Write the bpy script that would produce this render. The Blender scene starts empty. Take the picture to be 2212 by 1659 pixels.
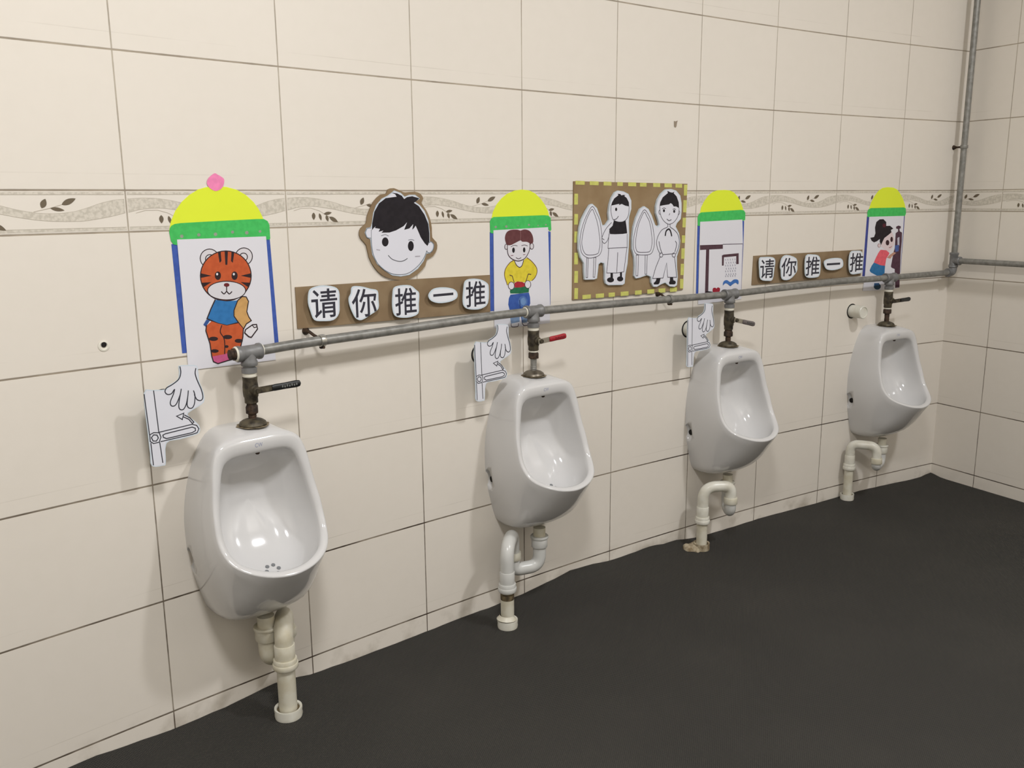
import bpy, bmesh, math, random
from mathutils import Vector, Matrix
from mathutils.geometry import tessellate_polygon
from mathutils.bvhtree import BVHTree
scene = bpy.context.scene
COL = scene.collection

# ------------------------------------------------------------------ camera, light, exposure
cam_data = bpy.data.cameras.new('camera')
cam = bpy.data.objects.new('camera', cam_data)
COL.objects.link(cam)
scene.camera = cam
cam_data.sensor_width = 36.0
cam_data.lens = 1918.97 / 2212 * 36.0
cam_data.clip_start = 0.02
right = Vector((0.72317769, -0.69061733, -0.00785642))
down = Vector((-0.14518924, -0.14089374, -0.9793207))
fwd = Vector((0.67522893, 0.70936356, -0.20216142))
m = Matrix((right, -down, -fwd)).transposed().to_4x4()
m.translation = Vector((-0.64629, -1.71777, 1.04483))
cam.matrix_world = m

scene.view_settings.view_transform = 'Standard'
scene.view_settings.look = 'None'
scene.view_settings.gamma = 1.0
scene.view_settings.use_curve_mapping = False
scene.view_settings.exposure = 0.0

world = bpy.data.worlds.new('world')
scene.world = world
world.use_nodes = True
world.node_tree.nodes['Background'].inputs[0].default_value = (1.0, 0.95, 0.88, 1)
world.node_tree.nodes['Background'].inputs[1].default_value = 0.25

def area(name, loc, size, power, color, aim=(0, 0, -1)):
    l = bpy.data.lights.new(name, 'AREA')
    l.shape = 'RECTANGLE'; l.size = size[0]; l.size_y = size[1]
    l.energy = power; l.color = color
    o = bpy.data.objects.new(name, l)
    COL.objects.link(o)
    o.location = loc
    o.rotation_euler = Vector(aim).to_track_quat('-Z', 'Y').to_euler()
    return o
CEIL = 2.90
LAMP_R, LAMP_L = (1.44, -2.015, 2.72), (-0.35, -1.50, 2.42)
area('lamp_right_glow', LAMP_R, (0.18, 0.18), 35.5, (1.0, 1.0, 1.02))
area('lamp_left_glow', LAMP_L, (0.32, 0.32), 37, (1.0, 0.99, 0.99))

# ------------------------------------------------------------------ the bowed main wall: s along it, d out of it, z up
RC = 10.9705
SC = 2.9652            # the corner
TH, TB, TW = 0.2482, 0.0763, 0.33
def W(s, z, d=0.0):
    a = s / RC
    return Vector((RC*math.sin(a) - d*math.sin(a), -RC*(1-math.cos(a)) - d*math.cos(a), z))
def tang(s): a = s/RC; return Vector((math.cos(a), -math.sin(a), 0))
def norm(s): a = s/RC; return Vector((-math.sin(a), -math.cos(a), 0))
def RW(e, z, o=0.0):   # right wall: e out of the corner, o out of that wall
    return W(SC, z) + e*norm(SC) - o*tang(SC)

# ------------------------------------------------------------------ materials
def lin(c):
    return tuple(((x/255)/12.92 if x/255 <= 0.04045 else ((x/255+0.055)/1.055)**2.4) for x in c)
MATS = {}
def mat(name, rgb, rough=0.5, metal=0.0, spec=0.5, noise=None, bump=None, coat=0.0):
    """noise = (scale, rgb2, lo, hi); bump = (scale, strength)"""
    if name in MATS: return MATS[name]
    m = bpy.data.materials.new(name); m.use_nodes = True
    nt = m.node_tree; b = nt.nodes['Principled BSDF']
    b.inputs['Base Color'].default_value = lin(rgb) + (1,)
    b.inputs['Roughness'].default_value = rough
    b.inputs['Metallic'].default_value = metal
    b.inputs['Specular IOR Level'].default_value = spec
    b.inputs['Coat Weight'].default_value = coat
    tc = nt.nodes.new('ShaderNodeTexCoord')
    if noise:
        n = nt.nodes.new('ShaderNodeTexNoise'); n.inputs['Scale'].default_value = noise[0]; n.inputs['Detail'].default_value = 5
        nt.links.new(tc.outputs['Object'], n.inputs['Vector'])
        r = nt.nodes.new('ShaderNodeMapRange'); r.inputs[1].default_value = noise[2]; r.inputs[2].default_value = noise[3]
        nt.links.new(n.outputs['Fac'], r.inputs[0])
        mx = nt.nodes.new('ShaderNodeMix'); mx.data_type = 'RGBA'
        mx.inputs[6].default_value = lin(rgb) + (1,); mx.inputs[7].default_value = lin(noise[1]) + (1,)
        nt.links.new(r.outputs[0], mx.inputs[0]); nt.links.new(mx.outputs[2], b.inputs['Base Color'])
    if bump:
        n = nt.nodes.new('ShaderNodeTexNoise'); n.inputs['Scale'].default_value = bump[0]; n.inputs['Detail'].default_value = 3
        nt.links.new(tc.outputs['Object'], n.inputs['Vector'])
        bp = nt.nodes.new('ShaderNodeBump'); bp.inputs['Strength'].default_value = bump[1]; bp.inputs['Distance'].default_value = 0.002
        nt.links.new(n.outputs['Fac'], bp.inputs['Height']); nt.links.new(bp.outputs[0], b.inputs['Normal'])
    MATS[name] = m
    return m
def paint(rgb, rough=0.75):
    """crayon or ink on paper"""
    if min(rgb) > 180: return mat('paper_%d_%d_%d' % tuple(rgb), rgb, rough, spec=0.25)
    c2 = tuple(max(0, int(x*0.965)-3) for x in rgb)
    return mat('paint_%d_%d_%d' % tuple(rgb), rgb, rough, spec=0.25, noise=(90, c2, 0.42, 0.62))

class G:
    """tiny node-graph writer"""
    def __init__(self, m): self.nt = m.node_tree
    def math(self, op, a, b=None, c=None):
        n = self.nt.nodes.new('ShaderNodeMath'); n.operation = op
        for i, v in enumerate((a, b, c)):
            if v is None: continue
            if isinstance(v, (int, float)): n.inputs[i].default_value = v
            else: self.nt.links.new(v, n.inputs[i])
        return n.outputs[0]
    def noise(self, vec, scale, detail=4):
        n = self.nt.nodes.new('ShaderNodeTexNoise'); n.inputs['Scale'].default_value = scale; n.inputs['Detail'].default_value = detail
        self.nt.links.new(vec, n.inputs['Vector']); return n.outputs['Fac']
    def ramp(self, v, lo, hi, a=0.0, b=1.0):
        n = self.nt.nodes.new('ShaderNodeMapRange')
        for i, x in enumerate((lo, hi, a, b)): n.inputs[i+1].default_value = x
        self.nt.links.new(v, n.inputs[0]); return n.outputs[0]
    def mix(self, f, a, b):
        n = self.nt.nodes.new('ShaderNodeMix'); n.data_type = 'RGBA'
        if isinstance(f, (int, float)): n.inputs[0].default_value = f
        else: self.nt.links.new(f, n.inputs[0])
        for i, v in ((6, a), (7, b)):
            if isinstance(v, tuple): n.inputs[i].default_value = lin(v) + (1,)
            else: self.nt.links.new(v, n.inputs[i])
        return n.outputs[2]

def tile_material(name, s_off, grime):
    m = bpy.data.materials.new(name); m.use_nodes = True
    nt = m.node_tree; b = nt.nodes['Principled BSDF']; g = G(m)
    uv = nt.nodes.new('ShaderNodeUVMap'); uv.uv_map = 'metres'
    sp = nt.nodes.new('ShaderNodeSeparateXYZ'); nt.links.new(uv.outputs[0], sp.inputs[0])
    u, z = sp.outputs[0], sp.outputs[1]
    up = g.math('ADD', u, 3.3 - s_off)
    fu = g.math('MODULO', up, TW)
    du = g.math('MINIMUM', fu, g.math('SUBTRACT', TW, fu))
    # rows: four tiles, the border, then tiles again
    above = g.math('GREATER_THAN', z, 4*TH + TB*0.5)
    z2 = g.math('SUBTRACT', z, g.math('MULTIPLY', above, TB))
    fz = g.math('MODULO', g.math('ADD', z2, 10*TH), TH)
    dz_row = g.math('MINIMUM', fz, g.math('SUBTRACT', TH, fz))
    inb = g.math('MULTIPLY', g.math('GREATER_THAN', z, 4*TH), g.math('LESS_THAN', z, 4*TH + TB))
    dz_b = g.math('MINIMUM', g.math('ABSOLUTE', g.math('SUBTRACT', z, 4*TH)), g.math('ABSOLUTE', g.math('SUBTRACT', z, 4*TH + TB)))
    dz = g.math('ADD', g.math('MULTIPLY', inb, dz_b), g.math('MULTIPLY', g.math('SUBTRACT', 1.0, inb), dz_row))
    wob = g.noise(uv.outputs[0], 60, 2)
    wj = g.math('MULTIPLY', g.math('SUBTRACT', wob, 0.5), 0.0008)
    gu = g.ramp(g.math('ADD', du, wj), 0.0008, 0.0018, 1.0, 0.0)
    gz = g.ramp(g.math('ADD', dz, wj), 0.0011, 0.0023, 1.0, 0.0)
    # dirt in the joints: darker towards the floor, patchy
    low = g.ramp(z, 0.85, 0.30, 0.0, 1.0)
    patch = g.ramp(g.noise(uv.outputs[0], 5.5, 3), 0.42, 0.66)
    pz = g.ramp(g.noise(uv.outputs[0], 9.0, 4), 0.40, 0.62)
    dirt = g.math('ADD', g.math('MULTIPLY', pz, 0.35), g.math('MULTIPLY', low, g.ramp(patch, 0.0, 1.0, 0.35, 1.0)))
    dirt = g.math('MINIMUM', dirt, 1.0)
    gc_h = g.mix(dirt, (172, 160, 142), (70, 58, 48))
    gc_v = g.mix(dirt, (186, 176, 160), (98, 86, 74))
    # tile body
    big = g.ramp(g.noise(uv.outputs[0], 2.2, 2), 0.3, 0.7)
    body = g.mix(big, (228, 221, 210), (226, 219, 208))
    fine = g.ramp(g.noise(uv.outputs[0], 30, 3), 0.35, 0.7)
    body = g.mix(g.math('MULTIPLY', fine, 0.25), body, (222, 215, 203))
    # faint printed hair line near the bottom of each tile
    hl = g.ramp(g.math('ABSOLUTE', g.math('SUBTRACT', fz, 0.030)), 0.0004, 0.0010, 0.35, 0.0)
    hl = g.math('MULTIPLY', hl, g.math('MULTIPLY', g.math('SUBTRACT', 1.0, inb), patch))
    body = g.mix(hl, body, (172, 162, 146))
    # grime on the foot of the wall
    foot = g.math('MULTIPLY', g.ramp(z, 0.02, -0.03), g.ramp(g.noise(uv.outputs[0], 14, 5), 0.5, 0.72))
    body = g.mix(g.math('MULTIPLY', foot, grime), body, (150, 138, 118))
    c = g.mix(gu, body, gc_v)
    c = g.mix(gz, c, gc_h)
    nt.links.new(c, b.inputs['Base Color'])
    b.inputs['Roughness'].default_value = 0.32
    b.inputs['Specular IOR Level'].default_value = 0.35
    h = g.math('SUBTRACT', 1.0, g.math('MAXIMUM', gu, gz))
    bp = nt.nodes.new('ShaderNodeBump'); bp.inputs['Strength'].default_value = 0.5; bp.inputs['Distance'].default_value = 0.0008
    nt.links.new(h, bp.inputs['Height']); nt.links.new(bp.outputs[0], b.inputs['Normal'])
    return m

# ------------------------------------------------------------------ object helpers
def frame(s, z, d=0.0):
    M = Matrix.Rotation(-s/RC, 4, 'Z'); M.translation = W(s, z, d); return M
class Thing:
    """an Empty at the thing's base; parts are given in world space and parented to it"""
    def __init__(self, name, M, label, cat, group=None):
        self.o = bpy.data.objects.new(name, None); COL.objects.link(self.o)
        self.o.empty_display_size = 0.05
        self.o.matrix_world = M; self.M = M
        self.o['label'] = label; self.o['category'] = cat
        if group: self.o['group'] = group
    def part(self, name, bm, mats, parent=None, label=None, smooth=True, auto=40):
        o = mesh_obj(name, bm, mats, self.M, smooth, auto)
        o.parent = parent if parent else self.o
        if label: o['label'] = label
        return o
def mesh_obj(name, bm, mats, M=None, smooth=True, auto=40):
    if M is not None: bm.transform(M.inverted())
    bmesh.ops.recalc_face_normals(bm, faces=bm.faces) if smooth != 'keep' else None
    me = bpy.data.meshes.new(name)
    if smooth:
        for f in bm.faces: f.smooth = True
        lim = math.radians(auto)
        for e in bm.edges:
            if len(e.link_faces) == 2 and e.calc_face_angle(0) > lim: e.smooth = False
    bm.to_mesh(me); bm.free()
    for mm in (mats if isinstance(mats, (list, tuple)) else [mats]): me.materials.append(mm)
    o = bpy.data.objects.new(name, me); COL.objects.link(o)
    return o
def copy_thing(root, M, label):
    r = root.copy(); COL.objects.link(r); r.matrix_world = M; r['label'] = label
    for ch in list(root.children):
        c = ch.copy(); COL.objects.link(c); c.parent = r
        for gch in list(ch.children):
            d = gch.copy(); COL.objects.link(d); d.parent = c
    return r
def structure(o): o['kind'] = 'structure'; return o

def lathe(bm, prof, M=Matrix(), n=28, mi=0):
    """prof: (radius, height) along local z of M"""
    rings = []
    for r, h in prof:
        if r < 1e-6: rings.append([bm.verts.new(M @ Vector((0, 0, h)))])
        else: rings.append([bm.verts.new(M @ Vector((r*math.cos(2*math.pi*i/n), r*math.sin(2*math.pi*i/n), h))) for i in range(n)])
    for a, b in zip(rings, rings[1:]):
        for i in range(n):
            j = (i+1) % n
            vs = [a[i % len(a)], a[j % len(a)], b[j % len(b)], b[i % len(b)]]
            u = []
            for v in vs:
                if v not in u: u.append(v)
            if len(u) >= 3:
                f = bm.faces.new(u); f.material_index = mi
def solid(prof):
    """close a profile on the axis at both ends"""
    return [(0, prof[0][1])] + list(prof) + [(0, prof[-1][1])]
def axisM(p, direction):
    q = Vector(direction).to_track_quat('Z', 'Y').to_matrix().to_4x4(); q.translation = Vector(p); return q
def tube(bm, pts, r, n=20, caps=True, mi=0):
    pts = [Vector(p) for p in pts]
    t0 = (pts[1]-pts[0]).normalized()
    ref = Vector((0, 0, 1)) if abs(t0.z) < 0.9 else Vector((0, 1, 0))
    nx = t0.cross(ref).normalized()
    rings = []
    for i, p in enumerate(pts):
        t = (pts[min(i+1, len(pts)-1)] - pts[max(i-1, 0)]).normalized()
        nx = (nx - t*nx.dot(t)).normalized(); ny = t.cross(nx)
        rr = r[i] if isinstance(r, (list, tuple)) else r
        rings.append([bm.verts.new(p + rr*(nx*math.cos(2*math.pi*k/n) + ny*math.sin(2*math.pi*k/n))) for k in range(n)])
    for a, b in zip(rings, rings[1:]):
        for k in range(n):
            bm.faces.new((a[k], a[(k+1) % n], b[(k+1) % n], b[k])).material_index = mi
    if caps:
        bm.faces.new(rings[0]).material_index = mi; bm.faces.new(rings[-1]).material_index = mi
def box(bm, M, sx, sy, sz, bevel=0.0, mi=0):
    r = bmesh.ops.create_cube(bm, size=1.0, matrix=M @ Matrix.Diagonal((sx, sy, sz, 1)))
    if bevel:
        es = list({e for v in r['verts'] for e in v.link_edges})
        bmesh.ops.bevel(bm, geom=es, offset=bevel, segments=2, affect='EDGES')
def bez(p0, p1, p2, p3, t):
    a = 1-t
    return p0*(a**3) + p1*(3*a*a*t) + p2*(3*a*t*t) + p3*(t**3)
def arc_pts(path, rad, n=8):
    """round the corners of a polyline"""
    P = [Vector(p) for p in path]; out = [P[0]]
    for i in range(1, len(P)-1):
        a = (P[i-1]-P[i]); b = (P[i+1]-P[i])
        rr = min(rad, a.length*0.499, b.length*0.499)
        A = P[i] + a.normalized()*rr; B = P[i] + b.normalized()*rr
        for k in range(n+1):
            t = k/n; out.append(A*((1-t)**2) + P[i]*(2*t*(1-t)) + B*(t*t))
    out.append(P[-1]); return out

def flat_poly(bm, pts, mi, thick=0.0, back=0.0):
    """filled outline in world space; thick extrudes it back along -n"""
    vs = [bm.verts.new(p) for p in pts]
    for tri in tessellate_polygon([[Vector(p) for p in pts]]):
        try: bm.faces.new([vs[i] for i in tri]).material_index = mi
        except ValueError: pass
    return vs
DRAW = {
"poster_tiger": ((0.18,0.8872,0.004),[
 ("blue_strip",(68,94,172),"p",0,"-1012,799 -895,817 -871,-1352 -978,-1352"),
 ("blue_strip",(68,94,172),"p",0,"971,817 1077,824 1134,-1409 1014,-1403"),
 ("yellow_dome",(222,236,62),"p",0,"-1033,1057 -988,1227 -882,1432 -742,1601 -577,1735 -388,1841 -228,1883 -14,1901 200,1890 415,1835 602,1733 761,1591 865,1448 940,1290 983,1159 982,1054 -29,1029"),
 ("green_lid",(74,192,98),"p",0,"-1035,1033 -1018,1106 -982,1154 -916,1184 -801,1199 -14,1224 822,1246 966,1243 1050,1197 1085,1117 1084,839 1038,809 967,843 -884,881 -903,778 -975,796 -1017,866"),
 ("green_lid",(150,158,142),"p",0,"-762,944 -768,926 -782,914 -800,910 -818,915 -829,928 -833,946 -827,963 -812,975 -794,979 -777,974 -765,961"),
 ("green_lid",(150,158,142),"p",0,"-418,960 -424,944 -437,933 -455,929 -471,934 -483,946 -486,962 -480,978 -467,990 -449,994 -433,989 -421,976"),
 ("green_lid",(150,158,142),"p",0,"-69,962 -76,944 -91,932 -110,928 -128,933 -141,946 -144,964 -138,982 -123,994 -104,998 -86,993 -73,980"),
 ("green_lid",(150,158,142),"p",0,"291,995 285,979 272,968 256,965 239,969 228,981 225,997 230,1012 243,1023 260,1026 276,1022 288,1010"),
 ("green_lid",(150,158,142),"p",0,"606,972 599,954 584,942 563,937 544,943 531,957 527,975 533,993 549,1006 569,1010 588,1005 602,991"),
 ("green_lid",(150,158,142),"p",0,"893,990 888,976 875,966 859,962 844,967 833,978 830,992 835,1006 847,1017 863,1020 879,1016 890,1005"),
 ("pink_knob",(244,140,186),"p",0,"-204,1982 -195,2010 -179,2039 -155,2069 -118,2100 -73,2132 -35,2152 -11,2153 7,2143 30,2128 69,2109 113,2084 146,2059 159,2036 161,2013 156,1985 146,1948 129,1907 104,1872 67,1843 21,1821 -22,1809 -59,1813 -95,1828 -125,1846 -150,1864 -171,1885 -186,1908 -198,1931 -205,1956"),
 ("drawing_sheet",(221,220,226),"p",0,"-899,886 987,887 1008,-175 1033,-1737 35,-1721 -887,-1705 -889,-446"),
 ("drawing_sheet",(52,38,40),"p",0,"-69,482 -80,432 -104,386 -140,348 -185,319 -235,303 -288,299 -340,309 -387,331 -426,363 -455,405 -471,452 -474,502 -463,551 -439,596 -404,634 -360,663 -310,680 -258,685 -206,676 -158,655 -118,622 -89,581 -72,533"),
 ("drawing_sheet",(214,210,214),"p",0,"-88,483 -98,438 -120,396 -152,361 -193,335 -239,320 -287,317 -334,326 -377,345 -412,375 -438,413 -453,456 -455,501 -445,546 -424,587 -392,621 -352,647 -307,663 -259,667 -212,659 -169,640 -133,610 -106,572 -91,529"),
 ("drawing_sheet",(52,38,40),"p",0,"-164,474 -172,444 -188,418 -212,398 -242,386 -274,383 -305,389 -332,404 -352,427 -364,454 -367,484 -359,513 -343,540 -319,560 -290,572 -258,575 -227,569 -200,554 -179,532 -167,504"),
 ("drawing_sheet",(214,210,214),"p",0,"-183,475 -189,451 -203,429 -222,413 -246,403 -272,400 -297,406 -319,418 -336,436 -346,459 -348,483 -342,507 -329,528 -309,545 -285,555 -260,558 -234,553 -212,540 -195,522 -185,500"),
 ("drawing_sheet",(52,38,40),"p",0,"662,486 651,439 628,396 594,359 550,332 501,316 450,313 399,322 354,343 315,374 287,413 271,458 268,505 278,551 301,594 334,630 377,657 425,674 477,678 527,669 574,649 613,618 641,579 658,534"),
 ("drawing_sheet",(214,210,214),"p",0,"642,487 632,445 612,406 581,373 542,349 498,334 451,331 406,339 364,358 330,386 305,421 290,461 287,504 296,546 317,584 347,617 386,641 429,656 475,659 521,652 563,634 598,606 624,571 639,530"),
 ("drawing_sheet",(52,38,40),"p",0,"550,481 543,454 528,430 505,411 477,400 448,397 418,403 393,417 373,437 361,463 359,490 366,517 381,541 403,560 431,571 461,574 490,568 516,555 535,534 547,509"),
 ("drawing_sheet",(214,210,214),"p",0,"530,482 525,460 513,441 495,426 473,417 449,415 426,420 405,431 390,447 381,467 378,489 384,511 396,530 414,544 436,553 459,556 482,551 503,540 519,524 528,504"),
 ("drawing_sheet",(52,38,40),"p",0,"607,87 594,6 567,-73 527,-147 475,-214 412,-272 340,-321 261,-358 177,-383 90,-395 3,-394 -83,-381 -166,-355 -242,-318 -311,-270 -372,-213 -422,-148 -460,-77 -486,-2 -499,77 -499,156 -486,234 -461,310 -423,381 -374,446 -314,504 -246,552 -171,590 -89,617 -5,632 82,635 168,625 251,602 330,568 403,522 466,466 520,401 562,329 591,251 606,170"),
 ("drawing_sheet",(196,92,52),"p",0,"584,89 572,10 546,-65 507,-136 457,-200 397,-256 328,-303 252,-338 172,-362 88,-374 4,-373 -78,-360 -157,-336 -231,-300 -298,-254 -355,-200 -403,-138 -440,-69 -465,3 -478,79 -478,155 -466,230 -441,303 -405,371 -357,433 -300,489 -235,535 -162,572 -84,597 -3,612 80,614 163,604 243,583 319,550 388,506 449,452 501,390 541,320 568,246 583,168"),
 ("drawing_sheet",(52,38,40),"p",0,"460,-205 449,-244 422,-279 379,-311 324,-337 258,-357 183,-370 103,-375 21,-372 -60,-362 -137,-344 -206,-320 -267,-291 -315,-257 -350,-221 -370,-183 -375,-144 -364,-107 -338,-72 -298,-41 -245,-15 -181,5 -108,19 -30,25 51,23 133,14 211,-3 282,-26 345,-55 396,-89 433,-126 455,-165"),
 ("drawing_sheet",(214,212,216),"p",0,"440,-204 430,-239 404,-271 364,-300 311,-323 248,-341 177,-352 101,-356 22,-354 -55,-344 -128,-328 -195,-306 -252,-279 -299,-249 -332,-215 -351,-180 -356,-145 -346,-112 -321,-80 -283,-52 -232,-28 -172,-10 -102,1 -28,7 50,5 127,-4 202,-19 270,-40 330,-67 379,-98 414,-132 435,-168"),
 ("drawing_sheet",(52,38,40),"p",0,"-89,604 -29,616 -27,429 -68,392"),
 ("drawing_sheet",(52,38,40),"p",0,"54,628 125,625 93,345 49,347"),
 ("drawing_sheet",(52,38,40),"p",0,"201,606 260,588 211,378 175,419"),
 ("drawing_sheet",(52,38,40),"p",0,"-487,211 -260,146 -495,115"),
 ("drawing_sheet",(52,38,40),"p",0,"-484,20 -270,18 -455,-77"),
 ("drawing_sheet",(52,38,40),"p",0,"603,146 364,108 595,46"),
 ("drawing_sheet",(52,38,40),"p",0,"571,-51 354,-23 521,-146"),
 ("drawing_sheet",(52,38,40),"p",0,"-61,134 -66,108 -77,85 -93,67 -112,56 -132,53 -152,59 -169,72 -182,92 -189,116 -190,142 -185,168 -174,191 -158,209 -140,220 -119,223 -99,217 -82,204 -69,185 -62,160"),
 ("drawing_sheet",(52,38,40),"p",0,"297,112 292,86 280,62 264,44 245,33 224,30 204,36 186,49 173,69 165,93 164,120 169,146 180,170 196,188 216,199 237,202 257,196 275,183 288,163 296,139"),
 ("drawing_sheet",(225,222,225),"p",0,"-118,169 -122,156 -131,147 -142,144 -152,148 -159,158 -161,171 -157,184 -149,193 -138,195 -127,191 -120,182"),
 ("drawing_sheet",(225,222,225),"p",0,"238,147 234,134 225,125 214,122 203,126 196,136 194,150 198,162 207,171 218,174 229,170 236,160"),
 ("drawing_sheet",(110,40,45),"p",0,"105,-64 100,-79 86,-90 65,-97 42,-99 19,-94 0,-84 -12,-71 -15,-56 -10,-41 4,-29 25,-22 48,-21 71,-25 90,-35 102,-49"),
 ("drawing_sheet",(52,38,40),"l",21,"42,-94 35,-190"),
 ("drawing_sheet",(52,38,40),"l",21,"-75,-189 -66,-200 -53,-216 -38,-231 -24,-238 -10,-231 5,-216 20,-201 35,-195 48,-203 60,-220 73,-237 86,-246 102,-241 119,-229 134,-215 145,-206"),
 ("drawing_sheet",(52,118,178),"p",0,"-223,-342 25,-393 262,-391 163,-590 161,-722 242,-850 -13,-886 -201,-825 -358,-739 -422,-707"),
 ("drawing_sheet",(60,90,150),"p",0,"-437,-724 -358,-742 -460,-867 -509,-821"),
 ("drawing_sheet",(52,38,40),"l",24,"-223,-342 -327,-520 -422,-707 -201,-825 -13,-886 242,-850"),
 ("drawing_sheet",(204,160,100),"p",0,"262,-391 366,-320 451,-335 495,-431 442,-641 477,-752 529,-837 415,-894 345,-994 242,-850 154,-708 163,-590"),
 ("drawing_sheet",(52,38,40),"l",22,"262,-391 366,-320 451,-335 495,-431 442,-641 477,-752 529,-837 415,-894 345,-994 242,-850 154,-708 163,-590 262,-391"),
 ("drawing_sheet",(196,92,52),"p",0,"-333,-767 -201,-825 -13,-886 241,-863 339,-994 315,-1166 256,-1348 167,-1473 -115,-1492 -384,-1486 -401,-1219 -466,-950 -447,-848"),
 ("drawing_sheet",(52,38,40),"l",23,"-447,-848 -466,-950 -401,-1219 -384,-1486"),
 ("drawing_sheet",(52,38,40),"l",25,"339,-994 315,-1166 256,-1348"),
 ("drawing_sheet",(52,38,40),"l",21,"-123,-875 -133,-898 -149,-931 -163,-969 -166,-1008 -153,-1044 -130,-1080 -106,-1122 -91,-1175 -89,-1251 -95,-1344 -104,-1432 -110,-1493"),
 ("drawing_sheet",(52,38,40),"p",0,"-223,-1139 -234,-1157 -263,-1170 -302,-1174 -346,-1169 -384,-1156 -410,-1138 -418,-1118 -407,-1100 -378,-1087 -339,-1083 -296,-1087 -257,-1100 -231,-1119"),
 ("drawing_sheet",(52,38,40),"p",0,"83,-1135 71,-1154 42,-1166 1,-1171 -43,-1166 -82,-1153 -108,-1134 -116,-1114 -105,-1095 -76,-1083 -36,-1078 8,-1083 48,-1096 74,-1115"),
 ("drawing_sheet",(52,38,40),"p",0,"310,-1241 299,-1259 273,-1271 236,-1275 196,-1270 161,-1258 137,-1240 130,-1221 140,-1203 166,-1191 202,-1187 242,-1192 278,-1204 302,-1221"),
 ("drawing_sheet",(52,38,40),"p",0,"-10,-1323 -17,-1337 -34,-1346 -57,-1347 -78,-1340 -94,-1328 -99,-1313 -92,-1299 -75,-1290 -52,-1289 -30,-1295 -15,-1308"),
 ("drawing_sheet",(52,38,40),"p",0,"-229,-1390 -239,-1405 -264,-1415 -300,-1418 -338,-1414 -372,-1402 -395,-1387 -402,-1370 -393,-1355 -368,-1345 -332,-1342 -294,-1346 -260,-1358 -236,-1373"),
 ("drawing_sheet",(52,38,40),"p",0,"249,-1369 238,-1382 210,-1388 174,-1387 137,-1380 111,-1367 103,-1352 113,-1340 141,-1333 178,-1334 214,-1342 240,-1355"),
 ("drawing_sheet",(206,96,140),"p",0,"-384,-1486 -114,-1471 57,-1433 166,-1486 130,-1590 -40,-1609 -266,-1647 -358,-1595"),
 ("drawing_sheet",(52,38,40),"l",21,"-384,-1486 -358,-1595 -266,-1647 -40,-1609 130,-1590"),
 ("drawing_sheet",(222,220,224),"p",0,"387,-1012 551,-926 638,-929 655,-1026 503,-1187 447,-1167 362,-1077"),
 ("drawing_sheet",(52,38,40),"l",25,"387,-1012 551,-926 638,-929 655,-1026 503,-1187 447,-1167 362,-1077 387,-1012"),
 ("drawing_sheet",(52,38,40),"l",20,"550,-947 581,-991 634,-983"),]),
"poster_boy": ((0.9837,0.8953,0.004),[
 ("blue_strip",(68,94,172),"p",0,"-1012,722 -895,704 -897,-1282 -1032,-1283"),
 ("blue_strip",(68,94,172),"p",0,"900,702 1020,673 1014,-1272 962,-1268"),
 ("yellow_dome",(222,236,62),"p",0,"-961,1010 -907,1222 -788,1403 -629,1553 -450,1665 -209,1745 33,1773 279,1751 486,1673 674,1532 823,1373 929,1213 981,1020 28,975"),
 ("green_lid",(74,192,98),"p",0,"-1008,981 -968,1056 -890,1094 780,1113 929,1101 1016,1036 1038,730 994,693 900,782 -895,762 -915,683 -1001,707"),
 ("green_lid",(150,158,142),"p",0,"-788,845 -795,827 -815,816 -839,817 -859,829 -866,847 -858,865 -839,875 -814,875 -795,863"),
 ("green_lid",(150,158,142),"p",0,"-447,849 -455,831 -475,820 -499,821 -519,833 -527,851 -519,869 -499,880 -474,879 -454,867"),
 ("green_lid",(150,158,142),"p",0,"300,872 292,856 274,846 251,847 232,857 225,874 232,891 251,900 274,900 293,889"),
 ("green_lid",(150,158,142),"p",0,"601,850 597,839 584,832 568,832 556,840 551,851 556,862 568,869 584,868 597,861"),
 ("green_lid",(150,158,142),"p",0,"874,863 868,850 853,842 835,842 820,851 814,864 820,877 835,885 853,884 868,876"),
 ("green_lid",(150,158,142),"p",0,"-83,859 -87,850 -98,845 -110,845 -120,851 -124,860 -120,869 -110,875 -97,874 -87,868"),
 ("drawing_sheet",(221,220,226),"p",0,"-906,765 917,798 988,-1230 980,-1764 8,-1767 -912,-1736"),
 ("drawing_sheet",(60,92,165),"p",0,"-377,-901 245,-887 286,-1013 294,-1177 200,-1365 177,-1658 9,-1676 -64,-1344 -83,-1635 -364,-1658 -402,-1316 -453,-1151 -431,-993"),
 ("drawing_sheet",(84,118,178),"p",0,"197,-1121 185,-1174 150,-1218 98,-1245 37,-1251 -23,-1236 -74,-1201 -108,-1152 -120,-1097 -107,-1043 -73,-1000 -22,-973 39,-966 100,-981 151,-1016 185,-1065"),
 ("drawing_sheet",(112,146,192),"p",0,"147,-1117 138,-1158 112,-1190 75,-1206 34,-1203 -3,-1181 -28,-1146 -37,-1103 -28,-1062 -2,-1030 35,-1014 76,-1017 113,-1038 138,-1074"),
 ("drawing_sheet",(128,152,184),"p",0,"-403,-1429 -73,-1457 -74,-1636 -241,-1653 -364,-1658"),
 ("drawing_sheet",(128,152,184),"p",0,"-10,-1462 195,-1479 177,-1675 30,-1678"),
 ("drawing_sheet",(40,60,110),"l",22,"-70,-1068 -51,-1312"),
 ("drawing_sheet",(70,50,60),"l",18,"-364,-1658 -362,-1676 -360,-1703 -352,-1730 -332,-1748 -291,-1758 -235,-1761 -178,-1760 -138,-1754 -120,-1739 -115,-1717 -116,-1696 -116,-1681"),
 ("drawing_sheet",(70,50,60),"l",19,"9,-1669 19,-1686 32,-1711 50,-1736 71,-1753 102,-1759 139,-1758 174,-1754 198,-1752"),
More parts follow.
